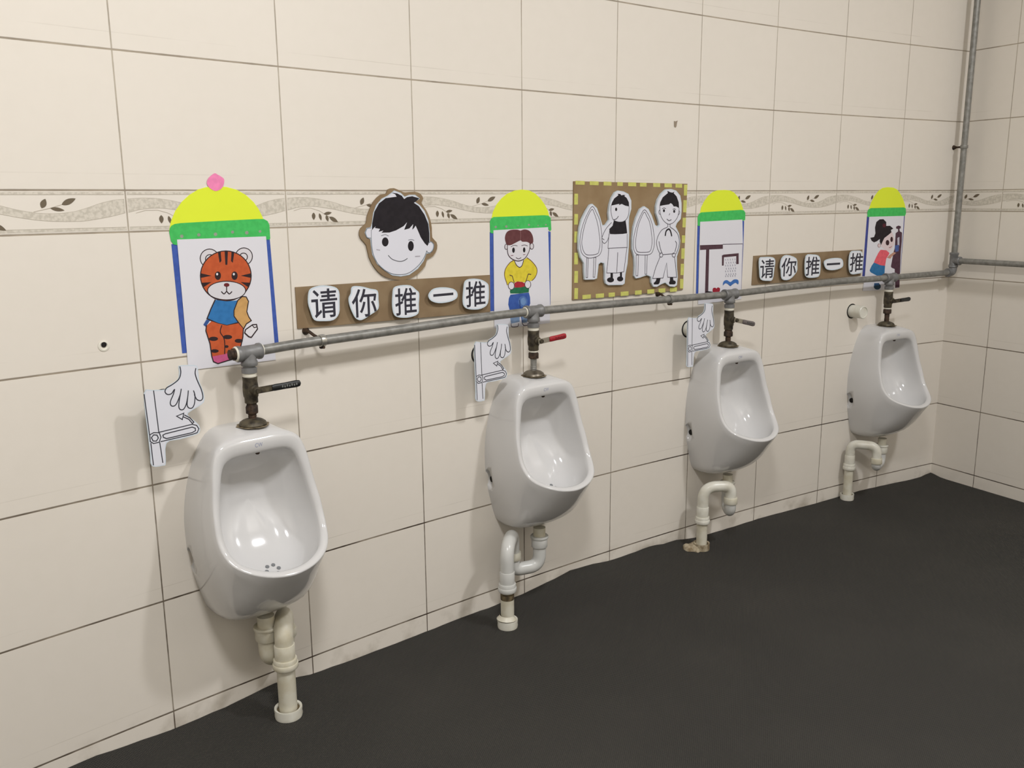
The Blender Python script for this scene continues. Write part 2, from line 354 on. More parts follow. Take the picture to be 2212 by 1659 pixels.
 ("drawing_sheet",(222,204,62),"p",0,"-266,-19 -389,-76 -511,-196 -565,-319 -554,-445 -476,-640 -354,-641 -251,-607 -190,-578 -66,-577 100,-612 225,-594 352,-580 458,-505 531,-363 501,-232 354,-80 187,30 62,-34 20,-160 -63,-210 -165,-150 -226,-37"),
 ("drawing_sheet",(120,90,60),"l",22,"-266,-19 -288,-28 -320,-40 -355,-56 -389,-76 -421,-102 -454,-132 -485,-164 -511,-196 -531,-226 -546,-257 -557,-288 -565,-319 -568,-349 -568,-378 -563,-409 -554,-445 -537,-494 -514,-550 -491,-603 -476,-640"),
 ("drawing_sheet",(120,90,60),"l",22,"187,30 217,11 261,-16 310,-47 354,-80 395,-116 436,-155 473,-195 501,-232 519,-266 530,-299 533,-330 531,-363 520,-400 503,-438 481,-474 458,-505 431,-530 400,-551 372,-568 352,-580"),
 ("drawing_sheet",(70,50,60),"l",22,"-234,-36 -222,-58 -206,-90 -186,-123 -165,-150 -142,-172 -115,-190 -88,-204 -63,-210 -40,-207 -18,-196 2,-180 20,-160 36,-131 50,-94 62,-59 70,-35"),
 ("drawing_sheet",(70,50,60),"l",22,"-392,-392 -311,-422 -251,-591"),
 ("drawing_sheet",(70,50,60),"l",22,"319,-416 226,-401 142,-589"),
 ("drawing_sheet",(42,112,76),"p",0,"-396,-788 -232,-719 112,-716 254,-768 241,-880 -68,-891 -381,-869"),
 ("drawing_sheet",(172,46,56),"p",0,"-243,-607 -148,-571 17,-594 112,-639 112,-716 -26,-733 -232,-726"),
 ("drawing_sheet",(70,50,60),"p",0,"-236,-678 -241,-711 -257,-740 -282,-763 -313,-776 -347,-779 -381,-771 -411,-754 -435,-728 -451,-697 -456,-664 -450,-631 -434,-601 -410,-579 -379,-566 -345,-563 -311,-570 -280,-587 -256,-613 -241,-644"),
 ("drawing_sheet",(220,216,220),"p",0,"-256,-676 -261,-705 -274,-730 -294,-749 -319,-760 -347,-763 -375,-757 -399,-742 -419,-720 -431,-694 -435,-665 -431,-637 -418,-612 -398,-593 -373,-581 -345,-578 -317,-585 -293,-599 -273,-621 -260,-648"),
 ("drawing_sheet",(70,50,60),"p",0,"322,-678 316,-712 300,-741 274,-764 243,-778 208,-781 173,-773 141,-755 116,-729 101,-698 95,-664 101,-630 117,-601 142,-578 174,-564 209,-561 244,-569 275,-586 300,-612 316,-644"),
 ("drawing_sheet",(220,216,220),"p",0,"301,-677 296,-705 283,-731 262,-750 236,-762 208,-765 179,-758 154,-743 133,-721 120,-694 116,-665 121,-636 134,-611 154,-592 180,-580 209,-577 237,-584 263,-598 283,-620 296,-647"),
 ("drawing_sheet",(70,50,60),"p",0,"-449,334 -453,305 -466,281 -484,266 -506,261 -527,268 -545,284 -557,309 -561,338 -556,366 -544,390 -525,406 -504,410 -482,404 -464,387 -453,362"),
 ("drawing_sheet",(212,208,212),"p",0,"-469,334 -472,312 -480,293 -492,281 -505,277 -519,282 -531,295 -538,314 -541,337 -538,360 -530,379 -518,391 -504,395 -490,390 -479,377 -471,357"),
 ("drawing_sheet",(70,50,60),"p",0,"423,317 417,284 400,257 376,239 347,234 318,241 294,261 278,289 272,322 278,355 294,382 319,400 348,406 376,398 401,379 417,350"),
 ("drawing_sheet",(212,208,212),"p",0,"402,318 397,291 386,269 368,254 347,250 326,256 309,272 297,295 293,322 297,348 309,371 327,385 348,390 368,384 386,368 398,345"),
 ("drawing_sheet",(218,215,220),"p",0,"-463,459 -466,241 -427,114 -307,14 -103,-43 104,11 229,149 280,274 281,433 -57,539"),
 ("drawing_sheet",(70,50,60),"l",22,"-464,428 -465,393 -467,342 -468,288 -466,241 -461,204 -454,172 -443,142 -427,114 -405,86 -377,60 -344,36 -307,14 -262,-5 -210,-24 -156,-37 -103,-43 -50,-39 5,-28 58,-11 104,11 143,40 176,76 205,114 229,149 248,181 263,212 273,243 280,274 284,309 284,346 282,379 281,402"),
 ("drawing_sheet",(104,62,64),"p",0,"-523,461 -535,499 -543,543 -542,586 -530,629 -510,672 -480,708 -442,732 -394,749 -340,760 -273,765 -200,764 -137,761 -97,753 -69,742 -35,736 9,743 57,756 109,761 164,755 222,741 274,718 316,683 352,638 378,589 395,534 402,475 398,429 379,402 349,388 314,385 277,396 235,419 189,436 133,443 73,444 24,448 1,462 -12,477 -37,482 -92,467 -160,442 -222,419 -267,402 -305,387 -343,377 -386,372 -429,372 -464,381 -490,400 -509,428"),
 ("drawing_sheet",(140,100,100),"l",18,"-35,727 -24,601 -41,492"),
 ("drawing_sheet",(38,34,38),"p",0,"-223,240 -227,214 -237,192 -251,178 -269,173 -286,179 -300,195 -309,217 -312,244 -309,270 -299,292 -284,307 -267,311 -250,305 -236,290 -226,267"),
 ("drawing_sheet",(38,34,38),"p",0,"130,233 127,207 118,186 104,172 88,168 72,173 59,188 50,210 47,236 51,261 60,282 73,296 89,301 105,295 118,280 127,258"),
 ("drawing_sheet",(70,50,60),"l",14,"-352,330 -332,338 -304,350 -272,361 -242,367 -214,365 -185,358 -159,350 -141,344"),
 ("drawing_sheet",(70,50,60),"l",15,"3,348 21,352 48,358 78,363 106,363 133,358 160,348 184,338 201,331"),
 ("drawing_sheet",(70,50,60),"l",18,"-184,47 -170,39 -149,27 -125,16 -103,11 -80,14 -56,23 -35,33 -20,39"),
 ("drawing_sheet",(150,110,120),"l",18,"-354,104 -281,108"),
 ("drawing_sheet",(150,110,120),"l",18,"55,112 121,116"),]),
"poster_shower": ((1.7649,0.9007,0.004),[
 ("blue_strip",(68,94,172),"p",0,"-1063,670 -962,675 -959,-108 -935,-1425 -1032,-1419 -1055,-105"),
 ("blue_strip",(68,94,172),"p",0,"915,766 1014,753 1031,2 1030,-1405 980,-1402 954,4"),
 ("yellow_dome",(222,236,62),"p",0,"-996,949 -938,1192 -821,1365 -653,1538 -455,1653 -252,1702 58,1712 295,1698 483,1641 679,1498 825,1317 928,1154 976,990 -53,934"),
 ("green_lid",(74,192,98),"p",0,"-1074,898 -1028,995 -930,1046 839,1101 976,1081 1046,1008 1050,789 943,755 903,792 -941,759 -961,644 -1056,646"),
 ("drawing_sheet",(221,220,226),"p",0,"-967,766 913,799 990,40 1023,-1721 -6,-1736 -934,-1755 -959,-108"),
 ("drawing_sheet",(90,80,90),"l",22,"71,52 974,40"),
 ("drawing_sheet",(150,140,160),"l",18,"974,40 1002,-1392"),
 ("drawing_sheet",(84,60,68),"p",0,"-947,62 66,52 74,-85 -935,-84"),
 ("drawing_sheet",(84,60,68),"p",0,"-670,-83 -531,-81 -508,-1416 -653,-1418"),
 ("drawing_sheet",(38,34,38),"l",40,"-603,-1377 -314,-1421"),
 ("drawing_sheet",(160,40,56),"p",0,"-317,-1366 -319,-1338 -312,-1308 -295,-1287 -264,-1279 -224,-1279 -190,-1282 -172,-1292 -160,-1304 -147,-1311 -129,-1302 -109,-1286 -85,-1278 -52,-1282 -14,-1294 12,-1313 21,-1341 18,-1376 7,-1405 -11,-1422 -38,-1434 -76,-1440 -135,-1441 -205,-1438 -261,-1428 -292,-1412 -309,-1390"),
 ("drawing_sheet",(84,60,68),"p",0,"43,-291 121,-265 807,-248 829,-589 715,-591 699,-336 137,-349 141,-605 62,-608"),
 ("drawing_sheet",(150,150,165),"l",22,"210,-414 222,-451"),
 ("drawing_sheet",(150,150,165),"l",23,"316,-414 329,-452"),
 ("drawing_sheet",(150,150,165),"l",23,"423,-415 436,-452"),
 ("drawing_sheet",(150,150,165),"l",23,"531,-415 544,-452"),
 ("drawing_sheet",(150,150,165),"l",23,"639,-415 652,-452"),
 ("drawing_sheet",(150,150,165),"l",23,"247,-511 260,-548"),
 ("drawing_sheet",(150,150,165),"l",23,"354,-511 367,-548"),
 ("drawing_sheet",(150,150,165),"l",23,"461,-512 474,-549"),
 ("drawing_sheet",(150,150,165),"l",23,"569,-512 582,-549"),
 ("drawing_sheet",(150,150,165),"l",23,"677,-512 690,-550"),
 ("drawing_sheet",(150,150,165),"l",23,"220,-597 233,-635"),
 ("drawing_sheet",(150,150,165),"l",23,"327,-598 340,-635"),
 ("drawing_sheet",(150,150,165),"l",23,"434,-599 447,-636"),
 ("drawing_sheet",(150,150,165),"l",23,"542,-599 555,-637"),
 ("drawing_sheet",(150,150,165),"l",23,"650,-600 663,-637"),
 ("drawing_sheet",(150,150,165),"l",23,"258,-694 271,-732"),
 ("drawing_sheet",(150,150,165),"l",23,"365,-695 378,-733"),
 ("drawing_sheet",(150,150,165),"l",23,"473,-696 486,-733"),
 ("drawing_sheet",(150,150,165),"l",23,"581,-697 594,-734"),
 ("drawing_sheet",(150,150,165),"l",23,"689,-698 702,-735"),
 ("drawing_sheet",(150,150,165),"l",23,"231,-774 244,-811"),
 ("drawing_sheet",(150,150,165),"l",23,"338,-775 351,-812"),
 ("drawing_sheet",(150,150,165),"l",23,"445,-776 458,-813"),
 ("drawing_sheet",(150,150,165),"l",23,"553,-777 566,-814"),
 ("drawing_sheet",(150,150,165),"l",23,"661,-778 675,-815"),
 ("drawing_sheet",(150,150,165),"l",23,"269,-871 282,-909"),
 ("drawing_sheet",(150,150,165),"l",23,"376,-872 389,-910"),
 ("drawing_sheet",(150,150,165),"l",23,"483,-873 497,-911"),
 ("drawing_sheet",(150,150,165),"l",23,"592,-875 605,-912"),
 ("drawing_sheet",(150,150,165),"l",23,"700,-876 713,-914"),
 ("drawing_sheet",(150,150,165),"l",23,"240,-929 253,-966"),
 ("drawing_sheet",(150,150,165),"l",23,"347,-930 360,-967"),
 ("drawing_sheet",(150,150,165),"l",23,"455,-931 468,-969"),
 ("drawing_sheet",(150,150,165),"l",23,"563,-932 576,-970"),
 ("drawing_sheet",(150,150,165),"l",23,"671,-934 684,-971"),
 ("drawing_sheet",(66,112,180),"p",0,"140,-1229 134,-1199 140,-1149 160,-1108 197,-1085 248,-1070 302,-1068 355,-1089 412,-1123 467,-1140 520,-1125 573,-1094 625,-1071 683,-1067 742,-1071 789,-1081 821,-1095 842,-1116 853,-1140 858,-1174 854,-1211 837,-1233 805,-1221 761,-1192 714,-1177 660,-1189 603,-1213 554,-1235 524,-1251 503,-1266 475,-1267 432,-1245 382,-1211 335,-1185 296,-1172 261,-1168 227,-1171 193,-1192 161,-1220"),]),
"poster_girl": ((2.5882,0.8925,0.004),[
 ("blue_strip",(70,78,150),"p",0,"-1112,884 -992,882 -997,-1221 -1133,-1222"),
 ("blue_strip",(70,78,150),"p",0,"852,880 949,865 962,-1185 865,-1181"),
 ("yellow_dome",(222,236,62),"p",0,"-1047,1110 -942,1369 -791,1579 -611,1757 -396,1861 -120,1887 189,1871 403,1805 575,1673 755,1489 885,1288 974,1087 -124,1050"),
 ("green_lid",(74,192,98),"p",0,"-1118,1030 -1064,1124 -944,1165 847,1172 957,1137 991,952 939,859 -1019,856 -1094,857"),
 ("drawing_sheet",(221,220,226),"p",0,"-1010,866 885,870 928,-1173 935,-1745 -104,-1773 -1077,-1742 -1013,-1167"),
 ("drawing_sheet",(84,58,70),"p",0,"486,491 612,529 747,502 756,428 679,409 717,318 844,274 869,-59 863,-433 943,-1728 704,-1732 593,-1038 402,-978 370,-926 416,-655 444,-452 502,-285 499,-48 489,256 612,320 601,404 494,424"),
 ("drawing_sheet",(190,186,198),"p",0,"604,84 715,122 754,-191 648,-188"),
 ("drawing_sheet",(80,100,160),"p",0,"500,-183 729,-163 736,-395 549,-415"),
 ("drawing_sheet",(52,78,98),"p",0,"-104,-1636 -114,-1680 -152,-1716 -213,-1737 -288,-1742 -364,-1729 -431,-1700 -477,-1660 -497,-1615 -487,-1571 -449,-1536 -389,-1514 -314,-1509 -238,-1522 -171,-1551 -124,-1591"),
 ("drawing_sheet",(60,96,140),"p",0,"-485,-1497 -212,-1504 -201,-1597 -485,-1592"),
 ("drawing_sheet",(52,116,166),"p",0,"-570,-744 42,-888 43,-1251 -372,-1231 -718,-1097 -787,-1027 -693,-863"),
 ("drawing_sheet",(228,100,112),"p",0,"-272,-310 40,-337 234,-445 168,-544 76,-642 43,-895 -208,-867 -589,-750 -496,-586 -387,-423"),
 ("drawing_sheet",(196,150,130),"p",0,"242,-513 466,-419 601,-451 380,-572 311,-651 113,-610"),
 ("drawing_sheet",(222,204,206),"p",0,"-232,7 -20,168 275,301 366,192 469,-13 437,-181 298,-329 149,-381 -68,-300 -260,-193"),
 ("drawing_sheet",(150,110,110),"p",0,"-284,-159 -289,-190 -311,-215 -344,-228 -383,-227 -419,-212 -446,-185 -458,-153 -454,-122 -432,-97 -399,-84 -360,-85 -324,-100 -297,-126"),
 ("drawing_sheet",(222,204,206),"p",0,"-305,-158 -308,-183 -323,-202 -346,-212 -374,-211 -400,-199 -419,-179 -428,-154 -425,-130 -410,-110 -386,-100 -359,-101 -333,-113 -314,-133"),
 ("drawing_sheet",(44,36,40),"p",0,"-879,131 -680,152 -619,283 -667,482 -614,679 -447,768 -244,771 -79,669 -62,529 144,531 337,427 213,380 249,295 80,199 -115,104 -202,-27 -266,-143 -356,-23 -357,77 -511,-2 -659,-37 -792,23"),
 ("drawing_sheet",(90,40,50),"p",0,"-84,543 -92,506 -123,480 -168,471 -215,482 -252,510 -269,547 -261,583 -230,609 -185,618 -138,607 -101,580"),
 ("drawing_sheet",(66,40,44),"p",0,"174,-72 171,-109 153,-140 124,-161 87,-167 48,-158 14,-136 -11,-104 -23,-66 -20,-29 -2,2 27,22 64,28 102,20 137,-2 162,-34"),
 ("drawing_sheet",(66,40,44),"p",0,"363,40 362,4 350,-26 329,-46 302,-52 273,-44 247,-23 227,8 217,44 218,80 231,110 252,130 279,137 308,129 334,108 353,77"),
 ("drawing_sheet",(160,90,90),"l",22,"185,-247 199,-248 220,-248 243,-247 262,-243 278,-235 293,-224 306,-212 315,-204"),]),
"board": ((1.3725,0.937,0.006),[
 ("board",(140,112,80),"p",0,"-2080,1576 2340,1526 2283,-1617 -2099,-1614"),
 ("tape_dash",(205,205,112),"p",0,"-2027,1589 -1703,1583 -1702,1482 -2026,1488"),
 ("tape_dash",(205,205,112),"p",0,"-1519,1580 -1199,1575 -1198,1472 -1518,1478"),
 ("tape_dash",(205,205,112),"p",0,"-1014,1572 -721,1568 -719,1464 -1012,1469"),
 ("tape_dash",(205,205,112),"p",0,"-500,1564 -292,1561 -290,1456 -497,1460"),
 ("tape_dash",(205,205,112),"p",0,"-83,1558 227,1553 230,1446 -80,1452"),
 ("tape_dash",(205,205,112),"p",0,"376,1550 635,1546 639,1439 379,1443"),
 ("tape_dash",(205,205,112),"p",0,"905,1542 1188,1538 1192,1429 908,1434"),
 ("tape_dash",(205,205,112),"p",0,"1367,1535 1674,1530 1678,1420 1371,1425"),
 ("tape_dash",(205,205,112),"p",0,"1829,1527 2106,1523 2111,1412 1834,1417"),
 ("tape_dash",(205,205,112),"p",0,"-2063,1247 -1938,1247 -1941,961 -2069,962"),
 ("tape_dash",(205,205,112),"p",0,"-2058,711 -1933,709 -1936,425 -2065,428"),
 ("tape_dash",(205,205,112),"p",0,"-2054,247 -1929,243 -1932,-58 -2061,-54"),
 ("tape_dash",(205,205,112),"p",0,"-2050,-325 -1923,-331 -1926,-649 -2056,-643"),
 ("tape_dash",(205,205,112),"p",0,"-2045,-821 -1919,-828 -1922,-1153 -2052,-1146"),
 ("tape_dash",(205,205,112),"p",0,"-2041,-1291 -1914,-1299 -1918,-1599 -2048,-1590"),
 ("tape_dash",(205,205,112),"p",0,"-1751,-1502 -1442,-1504 -1440,-1621 -1749,-1618"),
 ("tape_dash",(205,205,112),"p",0,"-1254,-1505 -948,-1506 -946,-1625 -1252,-1622"),
 ("tape_dash",(205,205,112),"p",0,"-769,-1507 -530,-1509 -527,-1628 -766,-1626"),
 ("tape_dash",(205,205,112),"p",0,"-301,-1510 6,-1511 9,-1633 -299,-1630"),
 ("tape_dash",(205,205,112),"p",0,"267,-1513 534,-1514 538,-1637 270,-1635"),
 ("tape_dash",(205,205,112),"p",0,"767,-1516 1051,-1517 1055,-1641 771,-1639"),
 ("tape_dash",(205,205,112),"p",0,"1236,-1518 1519,-1520 1524,-1645 1241,-1643"),
 ("tape_dash",(205,205,112),"p",0,"1716,-1521 2015,-1522 2021,-1649 1721,-1647"),
 ("tape_dash",(205,205,112),"p",0,"2193,1501 2337,1501 2333,1185 2196,1185"),
 ("tape_dash",(205,205,112),"p",0,"2186,1051 2331,1050 2326,695 2188,697"),
 ("tape_dash",(205,205,112),"p",0,"2178,537 2323,535 2319,251 2181,254"),
 ("tape_dash",(205,205,112),"p",0,"2170,20 2316,15 2313,-208 2174,-204"),
 ("tape_dash",(205,205,112),"p",0,"2164,-365 2310,-370 2306,-683 2167,-677"),
 ("tape_dash",(205,205,112),"p",0,"2157,-827 2304,-834 2299,-1174 2159,-1166"),
 ("tape_dash",(205,205,112),"p",0,"2150,-1279 2297,-1288 2293,-1579 2153,-1570"),]),
"cutout_a": ((1.2722,0.9402,0.013),[
 ("paper",(204,213,221),"p",0,"-482,945 -311,826 -199,599 -101,358 25,367 149,502 120,685 157,912 232,1094 356,1252 483,1298 676,1275 873,1206 993,1021 999,789 922,580 911,394 936,65 928,-264 890,-736 815,-1041 788,-1303 707,-1338 152,-1311 55,-1258 14,-1138 17,-927 -19,-693 -146,-663 -224,-706 -253,-913 -281,-1097 -391,-1119 -732,-1106 -760,-886 -768,-657 -892,-492 -970,-262 -973,31 -946,299 -872,521 -724,742 -574,919"),
 ("paper",(220,220,228),"p",0,"-489,916 -340,813 -231,592 -125,331 45,343 185,494 155,684 191,907 265,1083 382,1233 489,1272 666,1251 846,1187 957,1016 963,792 886,585 874,395 899,67 891,-261 854,-731 779,-1036 753,-1286 694,-1311 162,-1285 85,-1244 49,-1137 52,-928 13,-674 -155,-635 -257,-691 -287,-908 -313,-1077 -397,-1093 -702,-1082 -726,-887 -735,-652 -861,-484 -937,-260 -940,29 -913,294 -841,512 -694,729 -551,899"),
 ("paper",(96,92,100),"l",19,"-481,873 -523,855 -565,810 -608,752 -647,696 -684,644 -719,588 -752,531 -781,474 -807,419 -831,363 -851,308 -870,252 -886,196 -900,141 -911,85 -919,29 -922,-28 -922,-86 -918,-143 -910,-197 -901,-247 -889,-295 -872,-340 -848,-380 -813,-416 -771,-448 -724,-476 -678,-497 -634,-511 -590,-519 -544,-522 -493,-521 -432,-516 -364,-506 -298,-492 -244,-474 -205,-453 -176,-427 -154,-398 -136,-363 -122,-325 -113,-283 -109,-236 -107,-180 -108,-114 -112,-41 -118,38 -128,119 -140,205 -156,295 -174,384 -196,463 -224,529 -255,587 -289,640 -324,691 -361,749 -400,808 -441,854 -481,873"),
 ("paper",(96,92,100),"l",19,"-495,795 -530,770 -570,722 -610,663 -646,606 -676,554 -703,499 -727,442 -750,384 -771,324 -791,261 -808,199 -823,139 -836,80 -847,22 -854,-33 -857,-86 -854,-135 -847,-182 -835,-226 -818,-268 -798,-309 -773,-348 -744,-382 -710,-409 -671,-425 -626,-434 -577,-438 -525,-439 -463,-439 -393,-435 -327,-428 -276,-415 -247,-398 -232,-376 -224,-349 -215,-314 -204,-273 -194,-227 -188,-172 -187,-108 -194,-29 -207,63 -224,155 -240,236 -254,302 -270,359 -287,412 -305,465 -327,520 -352,574 -377,625 -401,670 -424,714 -445,757 -468,788 -495,795"),
 ("paper",(96,92,100),"l",19,"-672,-513 -616,-515 -634,-1054 -690,-1051 -672,-513"),
 ("paper",(96,92,100),"l",19,"-409,-513 -331,-516 -367,-1058 -429,-1054 -409,-513"),
 ("paper",(96,92,100),"l",19,"214,889 212,864 209,829 206,790 207,752 212,717 220,682 230,647 242,614 253,583 265,552 282,523 308,499 348,478 397,460 451,446 502,437 552,432 602,432 651,436 697,445 738,460 777,480 812,506 841,535 864,570 881,611 893,655 903,697 908,741 909,788 909,830 908,859"),
 ("paper",(38,34,38),"p",0,"214,889 250,980 328,1082 486,1172 453,1211 549,1206 615,1161 646,1179 760,1176 712,1149 811,1091 895,975 908,859 751,884 620,931 508,898 523,936 363,910"),
 ("paper",(38,34,38),"p",0,"449,783 447,765 438,750 425,739 409,736 393,740 379,750 370,766 366,784 369,803 378,818 391,829 407,832 423,828 436,818 446,802"),
 ("paper",(38,34,38),"l",19,"324,503 342,505 367,507 395,511 420,520 443,536 465,558 485,579 499,594"),
 ("paper",(38,34,38),"p",0,"325,475 502,437 664,434 777,478 814,326 852,115 672,101 381,100 188,110 154,249 280,338"),
 ("paper",(96,92,100),"l",19,"150,106 116,-281 862,-285 853,91"),
 ("paper",(96,92,100),"l",19,"148,-282 136,-467 81,-966 469,-987 747,-966 852,-285"),
 ("paper",(96,92,100),"l",20,"495,-412 469,-987"),
 ("paper",(96,92,100),"l",19,"239,426 200,397 142,355 80,305 27,252 -19,193 -64,126 -100,60 -120,4 -118,-43 -98,-84 -71,-116 -45,-136 -19,-141 10,-132 39,-115 65,-94 88,-68 109,-35 127,3 142,42 153,89 161,142 166,192 170,226"),
 ("paper",(96,92,100),"l",19,"-120,4 -31,-40"),
 ("paper",(38,34,38),"p",0,"226,-969 319,-974 323,-1132 229,-1127"),
 ("paper",(38,34,38),"p",0,"593,-977 672,-974 675,-1129 603,-1125"),
 ("paper",(38,34,38),"p",0,"366,-1175 358,-1199 335,-1219 299,-1232 255,-1238 207,-1235 163,-1224 127,-1206 103,-1184 94,-1159 102,-1135 125,-1116 161,-1102 205,-1096 252,-1099 296,-1110 333,-1128 357,-1150"),
 ("paper",(38,34,38),"p",0,"726,-1168 719,-1192 698,-1212 666,-1226 626,-1232 584,-1230 544,-1219 512,-1201 490,-1178 482,-1153 489,-1129 510,-1109 542,-1095 581,-1089 623,-1091 663,-1102 696,-1120 718,-1143"),]),
"cutout_b": ((1.4763,0.934,0.013),[
 ("paper",(204,213,221),"p",0,"-534,922 -366,843 -225,651 -81,386 22,336 89,383 51,503 -59,720 -66,910 -5,1100 125,1265 325,1396 531,1403 742,1360 923,1215 986,997 997,754 971,535 817,416 768,319 918,119 981,-104 955,-325 858,-569 870,-843 919,-1170 894,-1420 789,-1463 592,-1439 394,-1315 221,-1354 50,-1417 -88,-1409 -178,-1281 -201,-1108 -372,-1050 -640,-1108 -806,-1123 -874,-1047 -865,-759 -888,-519 -977,-278 -985,30 -944,335 -853,591 -697,847"),
 ("paper",(220,220,228),"p",0,"-533,891 -393,825 -259,641 -112,370 28,302 130,373 87,509 -22,724 -28,907 31,1090 155,1249 342,1370 528,1376 721,1337 887,1204 947,995 957,756 933,547 782,430 726,318 880,112 941,-103 916,-319 819,-564 831,-842 880,-1168 856,-1402 777,-1434 607,-1413 400,-1284 203,-1328 38,-1390 -66,-1383 -141,-1276 -166,-1091 -373,-1021 -650,-1082 -790,-1094 -837,-1041 -829,-761 -852,-517 -941,-276 -949,27 -909,329 -819,582 -668,829"),
 ("paper",(96,92,100),"l",20,"-531,821 -573,799 -614,752 -653,693 -691,635 -725,581 -757,525 -787,465 -815,402 -842,336 -866,265 -888,193 -906,122 -920,49 -930,-26 -936,-98 -938,-161 -933,-212 -924,-256 -910,-294 -894,-328 -875,-360 -855,-386 -828,-409 -792,-428 -745,-442 -688,-451 -625,-458 -559,-461 -484,-464 -400,-465 -321,-461 -256,-450 -213,-430 -183,-404 -161,-372 -142,-333 -124,-289 -110,-238 -101,-181 -98,-118 -102,-44 -113,38 -127,121 -143,196 -158,262 -174,321 -194,379 -218,437 -248,499 -283,563 -321,624 -360,677 -401,728 -445,776 -489,811 -531,821"),
 ("paper",(96,92,100),"l",20,"-529,755 -560,734 -593,691 -626,638 -656,588 -682,544 -706,501 -728,455 -750,401 -771,337 -791,265 -809,191 -824,120 -835,51 -844,-17 -849,-82 -849,-140 -846,-191 -838,-236 -826,-275 -812,-308 -797,-332 -780,-349 -758,-361 -727,-371 -686,-378 -637,-383 -583,-385 -527,-386 -468,-388 -403,-389 -341,-386 -293,-376 -260,-356 -239,-330 -224,-297 -212,-258 -202,-213 -195,-161 -193,-104 -195,-42 -203,26 -215,101 -230,176 -246,247 -262,312 -280,376 -299,435 -321,487 -345,530 -371,566 -399,598 -425,631 -451,670 -476,713 -502,745 -529,755"),
 ("paper",(96,92,100),"l",20,"-818,-451 -725,-454 -735,-1049 -808,-1045 -818,-451"),
 ("paper",(96,92,100),"l",20,"-458,-465 -374,-469 -380,-1025 -447,-1022 -458,-465"),
 ("paper",(96,92,100),"l",20,"87,921 90,883 94,828 101,769 111,718 124,677 141,640 160,606 185,573 215,539 250,506 289,475 327,450 364,429 403,411 443,398 485,393 531,396 580,406 629,421 675,443 718,471 759,507 797,546 827,586 848,628 862,673 872,717 880,755 885,787 886,814 886,837 886,852"),
 ("paper",(96,92,100),"l",20,"97,813 87,806 71,794 56,781 48,766 50,749 57,728 68,709 78,694 88,687 100,683 111,683 119,682"),
 ("paper",(96,92,100),"l",21,"886,780 893,771 903,760 913,746 916,730 910,712 898,691 886,672 877,658"),
 ("paper",(38,34,38),"p",0,"76,921 100,1028 197,1170 398,1288 378,1353 500,1312 588,1300 673,1329 640,1283 766,1192 861,1022 886,852 761,902 656,903 601,964 530,1001 462,965 239,943"),
 ("paper",(38,34,38),"p",0,"300,787 298,770 289,755 276,745 261,742 245,746 231,756 222,771 218,788 220,805 229,820 242,830 257,833 273,829 287,819 296,804"),
 ("paper",(38,34,38),"p",0,"725,762 722,745 714,730 701,720 685,717 668,720 654,731 645,746 641,763 643,781 652,796 665,805 681,809 697,805 711,795 721,780"),
 ("paper",(96,92,100),"l",20,"182,841 195,846 214,854 236,861 256,864 276,862 297,856 316,849 329,844"),
 ("paper",(96,92,100),"l",20,"625,819 636,823 652,830 670,836 687,838 703,833 721,825 736,816 747,810"),
 ("paper",(96,92,100),"l",21,"497,700 481,659"),
 ("paper",(96,92,100),"l",24,"392,540 408,530 431,516 457,502 481,495 505,497 529,506 551,516 567,523"),
 ("paper",(96,92,100),"l",21,"426,387 431,374 438,356 439,335 422,315 379,297 318,281 253,262 197,236 153,201 113,160 78,116 49,71 25,25 5,-23 -8,-72 -13,-120 -8,-170 6,-221 25,-270 46,-316 72,-360 103,-403 133,-440 154,-466"),
 ("paper",(96,92,100),"l",21,"530,385 528,372 523,353 522,332 533,312 560,295 598,277 641,258 683,236 725,209 769,179 812,146 847,109 876,67 900,20 918,-29 930,-78 935,-126 935,-175 928,-224 917,-275 896,-330 867,-390 839,-444 819,-481"),
 ("paper",(38,34,38),"l",47,"341,74 345,98 350,131 358,166 371,195 392,217 419,235 447,248 473,253 495,248 516,234 535,214 552,190 568,158 583,119 595,81 603,55"),
 ("paper",(96,92,100),"l",23,"89,-100 99,-136 114,-189 131,-246 148,-296 167,-337 188,-376 208,-409 222,-432"),
 ("paper",(96,92,100),"l",24,"768,-109 781,-122 800,-140 818,-164 825,-197 816,-248 798,-313 777,-374 763,-417"),
 ("paper",(96,92,100),"l",21,"258,-483 713,-477"),
 ("paper",(96,92,100),"l",21,"259,-495 251,-526 226,-549 192,-556 157,-546 131,-521 120,-489 128,-458 153,-436 187,-429 222,-439 248,-463 259,-495"),
 ("paper",(96,92,100),"l",21,"792,-517 784,-549 759,-571 724,-578 688,-568 661,-544 650,-511 659,-479 684,-457 719,-450 754,-460 781,-484 792,-517"),
 ("paper",(96,92,100),"l",21,"140,-558 -22,-849 -138,-1161 291,-1172 424,-735 486,-1159 866,-1180 795,-765 752,-585"),
 ("paper",(38,34,38),"p",0,"24,-1165 190,-1169 150,-1312 99,-1346 -73,-1341 -92,-1298 -8,-1242"),
 ("paper",(38,34,38),"p",0,"582,-1166 713,-1174 727,-1259 817,-1290 838,-1353 786,-1388 572,-1375 545,-1324 585,-1264"),]),
"face_cutout": ((0.6057,0.9631,0.006),[
